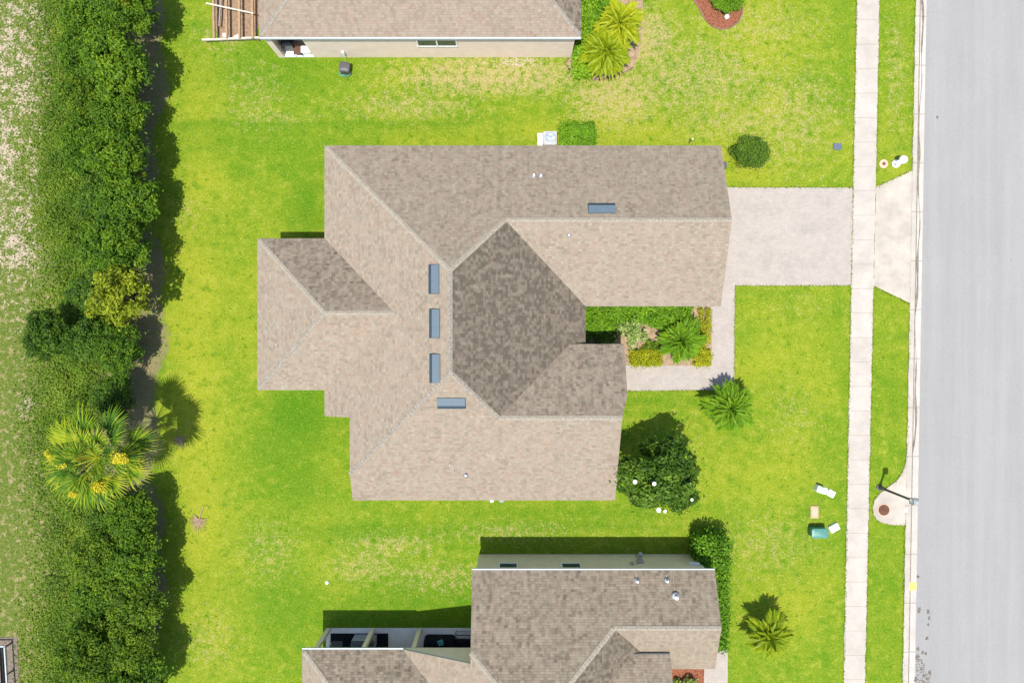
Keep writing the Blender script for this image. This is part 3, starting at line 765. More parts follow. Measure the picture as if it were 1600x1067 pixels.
def pipe_vent(house, px, py, r_=.045, hh=.3, mt='pipe'):
    x, y, z = on_roof(house, px, py); m = MB(); c = U(x, y, z)
    m.lathe(c + Vector((0, 0, -.08)), [(r_ * 2.6, 0), (r_ * 2.6, .1), (r_ * 1.5, .16)], 12)
    m.lathe(c, [(r_, 0), (r_, hh), (r_ * .7, hh), (r_ * .7, hh - .04)], 12, 1)
    return m.build('vent_pipe', [M['flash'], M[mt]], house.ro, True)
for a_ in [(834, 275, .06, .35), (845, 275, .055, .3), (889, 367, .05, .1), (728, 741, .055, .3), (703, 725, .03, .15)]: pipe_vent(h, *a_)
HM = h

# ---- north neighbour
h = House('north_neighbor_house', 'house with hipped shingle roof and cream wall cut by the top edge', (-130, -560), M['shingle_n'], M['stucco_n'])
n_w, n_e, n_n, n_s = plane(3.05, 'x', 1, -366), plane(3.05, 'x', -1, 100.5), plane(3.05, 'y', 1, -740), plane(3.05, 'y', -1, -440.2)
ra, rb = (-216.1, -590.1), (-49.4, -590.1)
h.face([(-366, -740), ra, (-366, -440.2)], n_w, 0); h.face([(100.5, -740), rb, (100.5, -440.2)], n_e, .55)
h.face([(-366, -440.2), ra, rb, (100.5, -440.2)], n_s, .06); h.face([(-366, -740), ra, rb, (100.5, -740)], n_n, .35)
h.roof([((-366, -440.2), ra, n_w, n_s), (ra, rb, n_n, n_s), (rb, (100.5, -440.2), n_e, n_s), ((-366, -740), ra, n_w, n_n), (rb, (100.5, -740), n_e, n_n)])
h.walls([(-309, -443.5), (92.5, -443.5), (92.5, -732), (-358, -732), (-358, -520), (-309, -520)])
m = MB()                                                 # corner porch: slab, end pier and header
m.prism([(U(-362, 0).x, U(0, -443.5).y), (U(-309, 0).x, U(0, -443.5).y), (U(-309, 0).x, U(0, -519).y), (U(-362, 0).x, U(0, -519).y)], -.05, .09)
m.build('porch_slab', M['white'], h.t)
m = MB(); m.box(U(-359, -445.5, 1.45), (.36, .22, 2.9)); m.box(U(-359, -482, 1.45), (.12, 2.7, 2.9))
m.build('porch_pillar', M['stucco_n'], h.t)
m = MB(); m.box(U(-333, -445.5, 2.8), (1.75, .2, .2)); m.build('porch_header', M['stucco_n'], h.t)
h.window(-111.5, -443.5, 2.08, 2.25, .78, 's', mull=1)
m = MB(); m.box(U(-133, -439.2, 2.98), (18.66, .1, .12)); m.build('gutter', M['fascia'], h.ro)
m = MB(); m.box(U(-259, -442, .75), (.16, .1, .3)); m.tube([U(-259, -441, .6), U(-259, -441, .02)], .018); m.build('meter_box', M['white'], h.t)
HN = h
# porch contents
t = thing('patio_chair', 'brown wicker patio chair on the white porch slab of the top house', 'chair', U(-331, -449, .09)); c = loc_of(t)
m = MB(); m.rbox(c + Vector((0, 0, .42)), (.5, .5, .08), .08); m.build('seat', M['brown'], t)
m = MB(); m.box(c + Vector((0, .24, .68)), (.5, .06, .5)); m.build('backrest', M['brown'], t)
for sx in (-.22, .22):
    for sy in (-.22, .22): m = MB(); m.tube([c + Vector((sx, sy, 0)), c + Vector((sx, sy, .4))], .02, 6); m.build('leg', M['brown'], t)
t = thing('porch_grill', 'black round-lidded grill standing at the left end of the top house porch', 'grill', U(-344, -457, .09)); c = loc_of(t)
m = MB(); m.rbox(c + Vector((0, 0, .75)), (.75, .5, .25), .1, dome=.16); m.build('lid', M['black'], t, True)
m = MB(); m.box(c + Vector((0, 0, .32)), (.6, .42, .6)); m.build('cabinet', M['darkgrey'], t)
t = thing('storage_chest', 'white plastic storage chest on the porch beside the cream wall', 'chest', U(-318, -450, .09)); c = loc_of(t)
m = MB(); m.rbox(c + Vector((0, 0, .22)), (.55, .38, .44), .05); m.build('body', M['white'], t)
m = MB(); m.rbox(c + Vector((0, 0, .47)), (.6, .42, .06), .05, dome=.03); m.build('lid', M['white'], t)
m = MB(); c = U(-321, -470, .09); m.lathe(c, [(.09, 0), (.16, .1), (.14, .22), (.08, .28), (.1, .32), (.06, .33)], 14)
tag(m.build('yellow_pot', M['gold'], None, True), 'small yellow glazed pot at the back of the top house porch', 'pot')
m = MB(); m.box(U(-335, -500, .7), (1.9, .5, 1.2)); m.box(U(-335, -500, 1.33), (2.0, .56, .06))
tag(m.build('outdoor_cabinet', M['black']), 'black cabinet in the dark back of the top house porch', 'cabinet')

# ---- south neighbour
h = House('south_neighbor_house', 'house with khaki wall and brown shingle roof at the bottom edge, porch at left', (0, 560), M['shingle_s'], M['stucco_s'])
sN, sW, sE, sS = plane(3.2, 'y', 1, 329.6), plane(3.2, 'x', 1, -157), plane(3.2, 'x', -1, 214), plane(3.2, 'y', -1, 715)
eS, fN, fS = plane(3.2, 'y', -1, 472), plane(3.95, 'y', 1, 442), plane(3.2, 'y', -1, 602.6)
lN, lS, lW = plane(3.2, 'y', 1, 444), plane(3.2, 'y', -1, 644), plane(3.2, 'x', 1, -302.9)
t1, t2, e1, f1 = (28.5, 515.1), (28.5, 529.5), (142.8, 400.8), (111.3, 500)
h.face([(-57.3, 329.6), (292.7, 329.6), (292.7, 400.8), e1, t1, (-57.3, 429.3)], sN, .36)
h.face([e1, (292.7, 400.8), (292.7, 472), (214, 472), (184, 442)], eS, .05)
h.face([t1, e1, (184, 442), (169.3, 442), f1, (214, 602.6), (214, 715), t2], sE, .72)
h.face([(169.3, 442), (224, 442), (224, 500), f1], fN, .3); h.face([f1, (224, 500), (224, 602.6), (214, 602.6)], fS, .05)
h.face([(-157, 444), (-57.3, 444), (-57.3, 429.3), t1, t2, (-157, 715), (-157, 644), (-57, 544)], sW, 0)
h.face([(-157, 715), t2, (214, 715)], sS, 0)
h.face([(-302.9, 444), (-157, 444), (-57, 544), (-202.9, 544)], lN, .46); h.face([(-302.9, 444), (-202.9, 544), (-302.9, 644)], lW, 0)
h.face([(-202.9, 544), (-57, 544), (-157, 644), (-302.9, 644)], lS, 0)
h.roof([(e1, (292.7, 400.8), sN, eS), (e1, t1, sN, sE), (t1, (-57.3, 429.3), sN, sW), (t1, t2, sW, sE), (t2, (-157, 715), sW, sS), (t2, (214, 715), sE, sS),
        ((-302.9, 444), (-202.9, 544), lN, lW), ((-202.9, 544), (-57, 544), lN, lS), ((-302.9, 644), (-202.9, 544), lW, lS), (f1, (224, 500), fN, fS)])
h.walls([(-52, 332), (283, 332), (283, 464), (216, 464), (216, 705), (-148, 705), (-148, 634), (-294, 634), (-294, 520), (-52, 520)])
h.window(-5.5, 332, 2.25, 1.0, .75, 'n'); h.window(87.5, 332, 2.25, 1.05, .75, 'n'); h.window(283, 400, 1.3, 1.5, 1.4, 'e')
m = MB(); m.box(U(117.7, 328.8, 3.12), (14.0, .09, .11)); m.box(U(-230, 443.2, 3.12), (5.84, .09, .11)); m.build('gutter', M['fascia'], h.ro)
m = MB()                                                     # triangular header wall under the rising porch edge
a_, b_ = U(-157, 446.5, 3.03), U(-54, 446.5, 3.03); n = 8
for dy in (0, 4):
    m.quad([U(-157, 446.5 + dy, 2.72), U(-54, 446.5 + dy, 2.72), U(-54, 446.5 + dy, 4.7), U(-157, 446.5 + dy, 3.02)])
m.quad([U(-157, 446.5, 2.72), U(-54, 446.5, 2.72), U(-54, 450.5, 2.72), U(-157, 450.5, 2.72)])
m.box(U(-225, 448.5, 2.9), (5.4, .16, .26)); m.build('porch_header', M['stucco_s'], h.t)
for x in (-286.5, -217, -144): m = MB(); m.box(U(x, 449.5, 1.4), (.24, .24, 2.72)); m.build('porch_pillar', M['stucco_s'], h.t)
m = MB(); m.prism([(U(-290, 0).x, U(0, 447).y), (U(-52, 0).x, U(0, 447).y), (U(-52, 0).x, U(0, 519).y), (U(-290, 0).x, U(0, 519).y)], -.05, .08); m.build('porch_slab', M['slab'], h.t)
for (x, y, wd) in [(190, 332, 0)]:
    m = MB(); m.box(U(193, 330.4, 1.5), (.36, .12, .55)); m.lathe(U(193, 328.6, 1.45), [(.09, -.09), (.1, 0), (.09, .09)], 14); m.box(U(179, 330.6, 1.9), (.2, .1, .3)); m.tube([U(193, 331, 1.2), U(193, 331, .02)], .025)
    m.tube([U(186, 331, 1.9), U(190, 331, 1.5)], .02); m.build('electric_meter', M['acgrey'], h.t)
m = MB(); m.lathe(U(198, 327.5, .5), [(.14, 0), (.15, .1), (.1, .2), (.0, .23)], 16); m.build('light_fixture', M['steel'], h.t, True)
m = MB(); m.box(U(272, 330.4, 1.85), (.62, .1, .26)); m.build('wall_plate', M['white'], h.t)
for a_ in [(995, 906, .06, .3), (1041.5, 905.5, .06, .3), (1055.5, 931, .1, .3)]: pipe_vent(h, *a_)
for (px, y0, y1, wd) in [(994.5, 897, 903, 2.4), (1041, 897, 903, 2.4), (1053, 897, 926, 3.0)]:     # pale wash runs below the pipes
    m = MB(); z = .016
    x0, ya, za = on_roof(h, px - wd / 2, y0); x1, yb, zb = on_roof(h, px + wd / 2, y1)
    m.quad([U(x0, ya, pz(sN, x0, ya) + z), U(x1, ya, pz(sN, x1, ya) + z), U(x1, yb, pz(sN, x1, yb) + z), U(x0, yb, pz(sN, x0, yb) + z)]); m.build('pale_streak', M['streak'], h.ro)
HS = h
# porch contents of the south house
m = MB(); c = U(-238, 474, .085); m.box(c, (3.6, 1.55, .012)); tag(m.build('outdoor_rug', M['blackcloth']), 'black rug on the bottom house porch floor under the covered grill', 'rug')
t = thing('covered_grill', 'big grey and black cabinet grill standing on the porch rug between pillars', 'grill', U(-228, 464, .09)); c = loc_of(t)
m = MB(); m.rbox(c + Vector((0, 0, .42)), (1.4, .65, .84), .06); m.build('cabinet', M['grey'], t)
m = MB(); m.rbox(c + Vector((0, .02, .98)), (1.35, .62, .3), .08, dome=.1); m.build('lid', M['darkgrey'], t, True)
m = MB(); m.tube([c + Vector((-.55, .36, .95)), c + Vector((.55, .36, .95))], .02); m.build('handle', M['steel'], t)
t = thing('side_table', 'low dark side table at the left end of the bottom porch', 'table', U(-271, 468, .09)); c = loc_of(t)
m = MB(); m.rbox(c + Vector((0, 0, .5)), (.8, .55, .05), .05); m.build('tabletop', M['darkgrey'], t)
for sx in (-.33, .33):
    for sy in (-.2, .2): m = MB(); m.tube([c + Vector((sx, sy, 0)), c + Vector((sx, sy, .48))], .02, 6); m.build('leg', M['black'], t)
t = thing('table_lamp', 'small lamp with a white shade on the dark side table', 'lamp', U(-281, 463, .63)); c = loc_of(t)
m = MB(); m.lathe(c, [(.08, 0), (.03, .04), (.03, .2)], 12); m.build('base', M['black'], t); m = MB(); m.lathe(c + Vector((0, 0, .17)), [(.15, 0), (.08, .2)], 14); m.build('lamp_shade', M['white'], t)
t = thing('covered_sofa', 'lumpy outdoor sofa under a black fabric cover, right part of the bottom porch', 'sofa', U(-112, 466, .09)); c = loc_of(t); r = random.Random(3); m = MB()
m.rbox(c + Vector((0, 0, .3)), (1.9, .8, .6), .2, dome=.1); m.rbox(c + Vector((.0, -.3, .5)), (1.9, .3, .9), .12, dome=.05)
m.build('fabric_cover', M['blackcloth'], t, True); m = MB()
for k in range(4): m.rbox(c + Vector((-.7 + .45 * k, .1 + r.uniform(-.08, .08), .68)), (.5, .45, .16), .14, r.uniform(-.4, .4), dome=.06)
m.build('cushion', M['blackcloth'], t, True)
t = thing('black_bench', 'black cushioned bench against the wall corner of the bottom porch', 'bench', U(-72, 468, .09)); c = loc_of(t)
m = MB(); m.rbox(c + Vector((0, 0, .38)), (1.3, .7, .16), .08, dome=.04); m.build('seat', M['blackcloth'], t, True)
for sx in (-.55, .55):
    for sy in (-.28, .28): m = MB(); m.tube([c + Vector((sx, sy, 0)), c + Vector((sx, sy, .32))], .025, 6); m.build('leg', M['black'], t)
t = thing('wire_rack', 'black wire rack standing on the bottom porch beside the roof corner', 'rack', U(-73, 451.5, .09)); c = loc_of(t); m = MB()
for sx in (-.55, .55):
    for sy in (-.12, .12): m.tube([c + Vector((sx, sy, 0)), c + Vector((sx, sy, .8))], .014, 6)
for zz in (.3, .78):
    for sy in (-.12, .12): m.tube([c + Vector((-.55, sy, zz)), c + Vector((.55, sy, zz))], .014, 6)
    for k in range(9): m.tube([c + Vector((-.55 + k * 1.1 / 8, -.12, zz)), c + Vector((-.55 + k * 1.1 / 8, .12, zz))], .006, 4)
m.build('frame', M['black'], t)
m = MB(); m.box(U(-109, 459, .98), (.34, .3, .07), .4); m.box(U(-108.5, 459, 1.04), (.3, .27, .05), .15); tag(m.build('teal_cushion', M['teal']), 'small pale teal cushion on top of the covered black sofa', 'cushion')

# ---------------------------------------------------------------- things round the main house
t = thing('air_conditioner', 'square white air conditioner with a round top fan by the north wall', 'air conditioner', G(857, 221.5, 0)); c = loc_of(t)
m = MB(); m.box(c + Vector((-.08, -.0, .03)), (1.2, 1.05, .1)); m.build('pad', M['slab'], t)
m = MB(); m.rbox(c + Vector((.05, 0, .45)), (.85, .85, .75), .08)
for k in range(10): m.box(c + Vector((.05, .43, .15 + k * .06)), (.75, .012, .03))
m.build('case', M['acgrey'], t)
m = MB(); m.lathe(c + Vector((.05, 0, .829)), [(.30, 0), (.30, .006)], 24, 1); m.lathe(c + Vector((.05, 0, .83)), [(.36, 0), (.36, .03), (.32, .035), (.30, .008)], 28); m.build('fan_grille', [M['steel'], M['darkgrey']], t)
m = MB(); m.lathe(c + Vector((.05, 0, .84)), [(.12, 0), (.12, .04), (.0, .07)], 16)
for k in range(5):
    a_ = k * 1.2566; p = c + Vector((.05, 0, .855)); d = Vector((math.cos(a_), math.sin(a_), 0)); e = Vector((-d.y, d.x, 0))
    m.quad([p + d * .1 - e * .04, p + d * .29 - e * .09, p + d * .29 + e * .09 + Vector((0, 0, .02)), p + d * .1 + e * .04])
m.build('fan', M['steel'], t)
def small_post(px, py, lab, hh=.35, r_=.035, name='vent_stub', mt='pipe', cat='pipe'):
    m = MB(); m.lathe(G(px, py), [(r_, 0), (r_, hh), (r_ * 1.35, hh), (r_ * 1.35, hh + .05), (0, hh + .06)], 12)
    return tag(m.build(name, M[mt], None, True), lab, cat)
small_post(1076, 224, 'thin white pipe rising from the grass at the garage north wall', .9)
m = MB(); m.lathe(G(511, 909), [(.10, 0), (.11, .04), (.09, .07), (0, .08)], 18); tag(m.build('cleanout_cap', M['white'], None, True), 'small round white cap lying alone in the dark grass above the bottom porch', 'pipe cap')
m = MB(); m.lathe(G(784, 779, .1), [(.19, -.1), (.2, .15), (.13, .25), (.0, .29)], 18); tag(m.build('hose_bib_cover', M['grey'], None, True), 'grey round cover on the ground at the south wall of the tan-roofed house', 'cover')
m = MB(); m.rbox(G(768.5, 781.0, .12), (.22, .2, .24), .05); tag(m.build('utility_cover', M['white']), 'small white box at the south wall, left of the grey round cover', 'box')
m = MB(); m.rbox(G(1131, 258, .15), (.3, .4, .3), .08); tag(m.build('ground_light', M['darkgrey']), 'small dark fixture on the grass beside the round bush and the roof edge', 'light')

# lids, boxes and pedestals by the pavement
m = MB(); m.rbox(G(1308, 229) + Vector((0, 0, .03)), (.52, .4, .07), .05, -.06); tag(m.build('meter_lid', M['bluegrey']), 'blue-grey square lid in the grass left of the top of the driveway', 'lid')
m = MB(); m.lathe(G(1380, 256), [(.27, 0), (.28, .06), (.2, .08)], 24); m.lathe(G(1380, 256), [(.10, .06), (.10, .1), (.0, .11)], 14, 1)
tag(m.build('valve_cover', [M['salmon'], M['rust']]), 'round salmon concrete valve cover with brown centre beside the pavement', 'valve cover')
t = thing('white_utility_post', 'short white round post with two caps in the grass strip above the driveway apron', 'post', G(1399, 256)); c = loc_of(t)
m = MB(); m.lathe(c, [(.25, 0), (.25, .12), (.14, .14), (.13, .75)], 20); m.build('post', M['white'], t, True)
m = MB(); m.lathe(c + Vector((.12, .1, .5)), [(.12, 0), (.24, .06), (.25, .2), (.18, .28), (0, .31)], 20); m.build('cap', M['white'], t, True)
m = MB(); m.rbox(c + Vector((-.0, -.02, .2)), (.3, .2, .14), .05, .5); m.build('bracket', M['grey'], t)
t = thing('green_pedestal', 'green rounded utility pedestal standing in the right-hand lawn near the bottom house', 'utility box', G(1274, 828)); c = loc_of(t)
m = MB(); m.rbox(c + Vector((0, 0, .3)), (1.0, .56, .6), .14); m.build('body', M['greengreen'], t, True)
m = MB(); m.rbox(c + Vector((0, 0, .62)), (1.04, .6, .08), .14, dome=.04); m.build('lid', M['greengreen'], t, True)
t = thing('tan_meter_box', 'tan rectangular meter box with a brown lid just above the green pedestal', 'meter box', G(1272, 799)); c = loc_of(t)
m = MB(); m.rbox(c + Vector((0, 0, .04)), (.52, .8, .1), .06); m.build('box', M['tancover'], t)
m = MB(); m.rbox(c + Vector((0, 0, .095)), (.32, .56, .03), .05); m.build('lid', M['salmon'], t)
t = thing('white_valve_box', 'single white rectangular valve box right of the green pedestal', 'valve box', G(1302, 823), .5); c = loc_of(t)
for nm, d, z, mt in (('box', (.6, .42, .2), .1, 'white'), ('lid_knob', (.08, .08, .02), .215, 'grey')):
    m = MB(); m.rbox(c + Vector((0, 0, z)), d, .04 if nm == 'box' else .03); m.build(nm, M[mt], t)
t = thing('pale_utility_box', 'pale green lidded box at the left end of the white lid row', 'utility box', G(1277.5, 762)); c = loc_of(t)
m = MB(); m.rbox(c + Vector((0, 0, .22)), (.42, .42, .44), .07, -.4); m.build('body', M['white'], t); m = MB(); m.rbox(c + Vector((.05, -.02, .45)), (.4, .38, .05), .07, -.4); m.build('lid', M['palegreen'], t)
m = MB(); m.lathe(G(1287.5, 765.5), [(.21, 0), (.22, .08), (.18, .11), (0, .12)], 22); tag(m.build('round_valve_lid', M['white'], None, True), 'round white valve lid between the pale green box and a square lid', 'lid')
m = MB(); m.rbox(G(1298, 770) + Vector((0, 0, .05)), (.46, .42, .1), .06, -.5); m.rbox(G(1298.5, 770) + Vector((0, 0, .11)), (.09, .09, .03), .03, 0, 1); tag(m.build('square_valve_lid', [M['white'], M['bluegrey']]), 'square white valve lid with dark centre dot, right end of the lid row', 'lid')

# manhole
t = thing('manhole_cover', 'round rusty iron manhole cover set in the rounded concrete pad', 'manhole', G(1381, 796, .05)); c = loc_of(t)
m = MB(); m.lathe(c, [(.39, 0), (.39, .012), (.345, .014), (.345, .002)], 32); m.build('ring', M['salmon'], t)
m = MB(); m.lathe(c, [(.345, 0), (.345, .018), (.30, .02), (.0, .021)], 32)
for k in range(-4, 5): m.box(c + Vector((k * .065, 0, .024)), (.025, 2 * math.sqrt(.3 ** 2 - (k * .065) ** 2) * .95, .008))
m.build('lid', M['rust'], t)
m = MB(); m.box(G(1414.5, 796) + Vector((0, 0, .058)), (.2, .2, .012)); tag(m.build('survey_mark', M['white']), 'small white square mark on the concrete pad near the kerb', 'paint mark')

# street lamp
t = thing('street_lamp', 'black post lamp with a lantern head standing in the grass strip beside the manhole pad', 'street lamp', G(1374, 760.5)); c = loc_of(t)
m = MB(); m.lathe(c, [(.2, 0), (.2, .06), (.13, .1), (.12, .5), (.09, .56), (.085, .62)], 16); m.build('base', M['darkgrey'], t)
m = MB(); m.lathe(c + Vector((0, 0, .6)), [(.075, 0), (.065, 2.65), (.08, 2.68), (.08, 2.74)], 12)
m.tube([c + Vector((0, 0, 3.1)), c + Vector((.16, 0, 3.2)), c + Vector((.2, 0, 3.36))], .02, 6); m.build('pole', M['black'], t)
m = MB()
hd = c + Vector((.02, -.02, 3.34))
m.box(hd, (.28, .28, .04)); m.box(hd + Vector((0, 0, .42)), (.30, .30, .05))
for sx in (-1, 1):
    for sy in (-1, 1): m.box(hd + Vector((sx * .155, sy * .155, .21)), (.025, .025, .38))
m.build('lantern_frame', M['black'], t)
m = MB(); m.box(hd + Vector((0, 0, .2)), (.27, .27, .36)); m.build('lantern_glass', M['white'], t)
m = MB(); m.box(hd + Vector((0, 0, .49)), (.30, .30, .09), top=.4); m.build('lantern_cap', M['grey'], t)

# grey lidded bin with hose north side
t = thing('hose_reel_box', 'dark grey lidded hose box with teal hose in the grass below the top house wall', 'hose box', G(541.5, 110)); c = loc_of(t)
m = MB(); m.rbox(c + Vector((0, 0, .28)), (.62, .56, .5), .08, -.1); m.build('body', M['darkgrey'], t)
m = MB(); m.rbox(c + Vector((0, .02, .56)), (.66, .56, .07), .12, -.1, dome=.05); m.build('lid', M['darkgrey'], t, True)
m = MB(); m.tube([c + Vector((.3 * math.cos(a_ * .45) * (1 + a_ * .01) - .05, -.28 + .15 * math.sin(a_ * .45), .05 + .012 * a_)) for a_ in range(26)], .02, 6); m.build('hose', M['teal'], t, True)

# pergola beside the top house
t = thing('garden_frame', 'low wooden garden frame of brown boards on a pale beam left of the top house', 'garden frame', G(362, 30)); zt = .42
def bar(m, a_, b_, w_, hh):
    a_, b_ = Vector(a_), Vector(b_); d = (b_ - a_); L_ = d.length; an = math.atan2(d.y, d.x); m.box((a_ + b_) / 2, (L_, w_, hh), an)
m = MB(); bar(m, G(316, 62.5, zt), G(405, 59, zt), .1, .14); m.build('beam', M['palewood'], t)
m = MB(); bar(m, G(316, -90, zt), G(405, -92, zt), .1, .14); m.build('beam', M['palewood'], t)
for x in (334.5, 354.5, 374.5, 395): m = MB(); bar(m, G(x, 60, zt + .1), G(x - 2, -92, zt + .1), .13, .12); m.build('rafter', M['wood'], t)
m = MB(); bar(m, G(322, 5, zt + .24), G(396, 21, zt + .24), .08, .05); m.build('cross_rail', M['palewood'], t)
m = MB(); bar(m, G(346, -20, .3), G(342.5, 41, .3), .09, .06); m.build('leaning_board', M['greywood'], t)
for (x, y) in ((320, 61), (401, 59), (320, -88), (401, -90)):
    m = MB(); p = G(x, y, zt); m.box((p.x, p.y, zt / 2), (.1, .1, zt)); m.build('post', M['wood'], t)
poly_slab('garden_soil', [(333, 20), (341, 60), (400, 62), (408, 30), (405, -90), (334, -90)], .012, M['soil'], thick=.02, jit=.05)
m = MB()
for (x, y, s) in [(352, 55, .18), (355, 57, .14), (368, 58, .13), (373, 57, .16)]: m.rbox(G(x, y, s * .5), (s * 1.6, s * 1.2, s), .05, x, dome=.03)
tag(m.build('white_pavers', M['white']), 'small heap of white stones at the front of the garden frame', 'stones', kind='stuff')

# deck corner bottom left
t = thing('grey_frame_deck', 'raised deck of grey boards with a pale metal rim at the lower left corner', 'deck', G(-30, 1075))
m = MB(); a_ = G(7, 1009, .6); pts = [(a_.x, a_.y), (a_.x + .35, a_.y - 5.5), (a_.x - 5, a_.y - 5.5), (a_.x - 5, a_.y + .02)]
for i in range(13):
    x = a_.x - .42 - i * .15; m.box((x + .1, a_.y - 2.95, .52), (.135, 5.1, .04), .05)
m.build('deck_board', M['greywood'], t)
m = MB(); m.box((a_.x - 2.3, a_.y - 2.9, .012), (5.6, 6.2, .02), .05); m.build('ground_frame', M['litter'], t)
m = MB(); bar(m, (a_.x - 5, a_.y, .6), (a_.x + .05, a_.y, .6), .08, .07); bar(m, (a_.x, a_.y, .6), (a_.x + .35, a_.y - 5.5, .6), .08, .07); m.build('rim_rail', M['steel'], t)
m = MB()
for k in range(4): m.box((a_.x - .02 + .11 * k, a_.y - .06 - k * 1.7, .27), (.07, .07, .54))
for k in range(1, 3): m.box((a_.x - 1.8 * k, a_.y - .06, .27), (.07, .07, .54))
m.build('post', M['black'], t)

# fallen dead palm fronds
fd = fan_frond_mesh('frond', M['deadleaf'], .75, .7, 22, 11, .15)
for (px, py, an, s, lab) in [(276, 668, -1.35, .85, 'brown dead fan palm frond lying in the shade right of the big palm'), (318, 790, -1.9, 1.15, 'brown dead palm frond lying on the sunny lawn below the big palm')]:
    o = obj_from(fd, 'fallen_frond'); o.location = G(px, py, .06); o.rotation_euler = (0, 0, an); o.scale = (s, s, s * .6); tag(o, lab, 'palm frond')

# ---------------------------------------------------------------- planting beds
def bed(name, px, mat, z=.022): return poly_slab(name, px, z, mat, thick=.05, jit=.03)
bed('entry_bed', [(905, 470), (1118, 470), (1118, 576), (960, 576), (905, 545)], M['tanmulch'])
bd = [(888, 91), (884, 100), (888, 108), (898, 116), (912, 122), (930, 124.5), (946, 123), (960, 119), (975, 113), (990, 105), (1000, 80), (1005, 20), (1000, -60), (905, -60), (905, 91)]
bed('corner_bed', bd, M['tanmulch'])
m = MB(); m.tube([G(x, y, .04) for x, y in bd[:10]], .035, 6); tag(m.build('bed_edging', M['edging'], None, True), 'thin dark curved edging strip round the palm bed at the top house corner', 'edging')
rb_ = [(1084, -40), (1084, 0), (1092, 12), (1100, 28), (1112, 41), (1127, 46), (1142, 43), (1154, 34), (1160, 20), (1160, -40)]
bed('red_mulch_bed', rb_, M['redmulch'])
m = MB(); m.tube([G(x, y, .04) for x, y in rb_], .045, 6); tag(m.build('bed_edging', M['edging'], None, True), 'dark edging strip round the red mulch bed at the top', 'edging')
bed('south_mulch_bed', [(1040, 1036), (1098, 1036), (1108, 1070), (1108, 1180), (1040, 1180)], M['redmulch'])
m = MB(); m.lathe(G(1135, 27), [(.12, 0), (.17, .08), (.12, .2), (0, .25)], 10); tag(m.build('white_stone', M['white'], None, True), 'single white stone ornament on the red mulch beside the clipped bush', 'stone')

def blob_bush(name, label, cat, px, py, rx, ry, hgt, mat, seed, leaf=.12, n=5000, ncl=30, group=None, tint=.5, spread=.28, up=.3, cr=.3):
    rnd = random.Random(seed); t = thing(name, label, cat, G(px, py), 0, group); cl = []
    for i in range(ncl):
        a_ = rnd.random() * 6.28; q = rnd.random() ** .5 * .85
        z = hgt * (.25 + .72 * (1 - q ** 2) ** .5 * rnd.random() ** .4)
        c_ = cr * rnd.uniform(.8, 1.2); cl.append((rx * q * math.cos(a_), ry * q * math.sin(a_), max(c_ * .6, z - c_ * .5), c_, tint + rnd.uniform(-.25, .25)))
    obj_from(cloud('foliage', cl, n, leaf, M[mat], seed, up=up, spread=spread), 'foliage', t)
    m = MB(); b = loc_of(t)
    for i in range(6):
        c_ = cl[i]; m.tube([b + Vector((c_[0] * .1, c_[1] * .1, 0)), b + Vector((c_[0] * .8, c_[1] * .8, c_[2]))], [.025, .01], 5)
    m.build('stems', M['bark'], t); return t
def Wm(px, py, z=0): p = G(px, py, z); return p.x, p.y
x0, y1 = Wm(918, 474, .9); x1, y0 = Wm(1082, 505, .9)
box_hedge('bright_hedge', 'bright green hedge filling the entry bed along the garage wall', 'hedge', x0 - .2, y0, x1, y1 + .6, .95, 'leaf_h', 21, .13, 1100)
x0, y1 = Wm(912, 500, .7); x1, y0 = Wm(962, 519, .7)
box_hedge('low_hedge_bush', 'bright green leafy bush in the inner corner of the entry bed', 'bush', x0, y0, x1, y1, .8, 'leaf_h', 22, .12, 1100)
blob_bush('mixed_shrub', 'dark green shrub in the shade beside the front entry roof', 'shrub', 938, 522, 1.3, .55, .7, 'leaf_d', 47, .13, 3200, 26, cr=.25)
blob_bush('mixed_shrub', 'loose bright green shrub behind the small palm in the entry bed', 'shrub', 1040, 505, 1.1, .6, .7, 'leaf_h', 44, .14, 2600, 22, cr=.25)
blob_bush('mixed_shrub', 'low yellow-green shrub between the small palm and the outer golden hedge', 'shrub', 1083, 533, .7, .8, .6, 'leaf_g', 45, .12, 2200, 18, cr=.22)
blob_bush('mixed_shrub', 'small low green plant between the variegated shrub and the small palm', 'shrub', 1018, 541, .6, .4, .45, 'leaf_o', 46, .11, 1300, 12, cr=.18)
x0, y1 = Wm(985, 547, .6); x1, y0 = Wm(1036, 571, .6)
box_hedge('golden_hedge', 'yellow-green clipped hedge in the entry bed left of its palm', 'hedge', x0, y0, x1, y1, .6, 'leaf_g', 23, .09, 1700, cr=.2)
x0, y1 = Wm(1086, 545, .6); x1, y0 = Wm(1113, 571, .6)
box_hedge('golden_hedge', 'yellow-green clipped hedge at the outer corner of the entry bed', 'hedge', x0, y0, x1, y1, .6, 'leaf_g', 24, .09, 1700, cr=.2)
x0, y1 = Wm(1094, 482, .5); x1, y0 = Wm(1112, 535, .5)
box_hedge('gold_border_plant', 'loose gold-tinted shrub along the walkway edge of the entry bed', 'shrub', x0, y0, x1, y1, .5, 'leaf_g', 25, .1, 700, cr=.2)
blob_bush('variegated_shrub', 'cream and green variegated shrub in the middle of the entry bed', 'shrub', 984, 522, .85, .9, 1.3, 'leaf_v', 31, .17, 1500, 22, cr=.28, up=.1)
blob_bush('clipped_round_bush', 'dark green ball-shaped clipped bush standing in the grass by the garage corner', 'bush', 1166, 243, 1.12, .95, 1.35, 'leaf_d', 32, .085, 15000, 70, tint=.62, cr=.3)
blob_bush('clipped_round_bush', 'dark green clipped bush in the red mulch bed at the top edge', 'bush', 1133, 2, 1.0, .85, 1.1, 'leaf_h', 33, .085, 12000, 60, tint=.35, cr=.3)
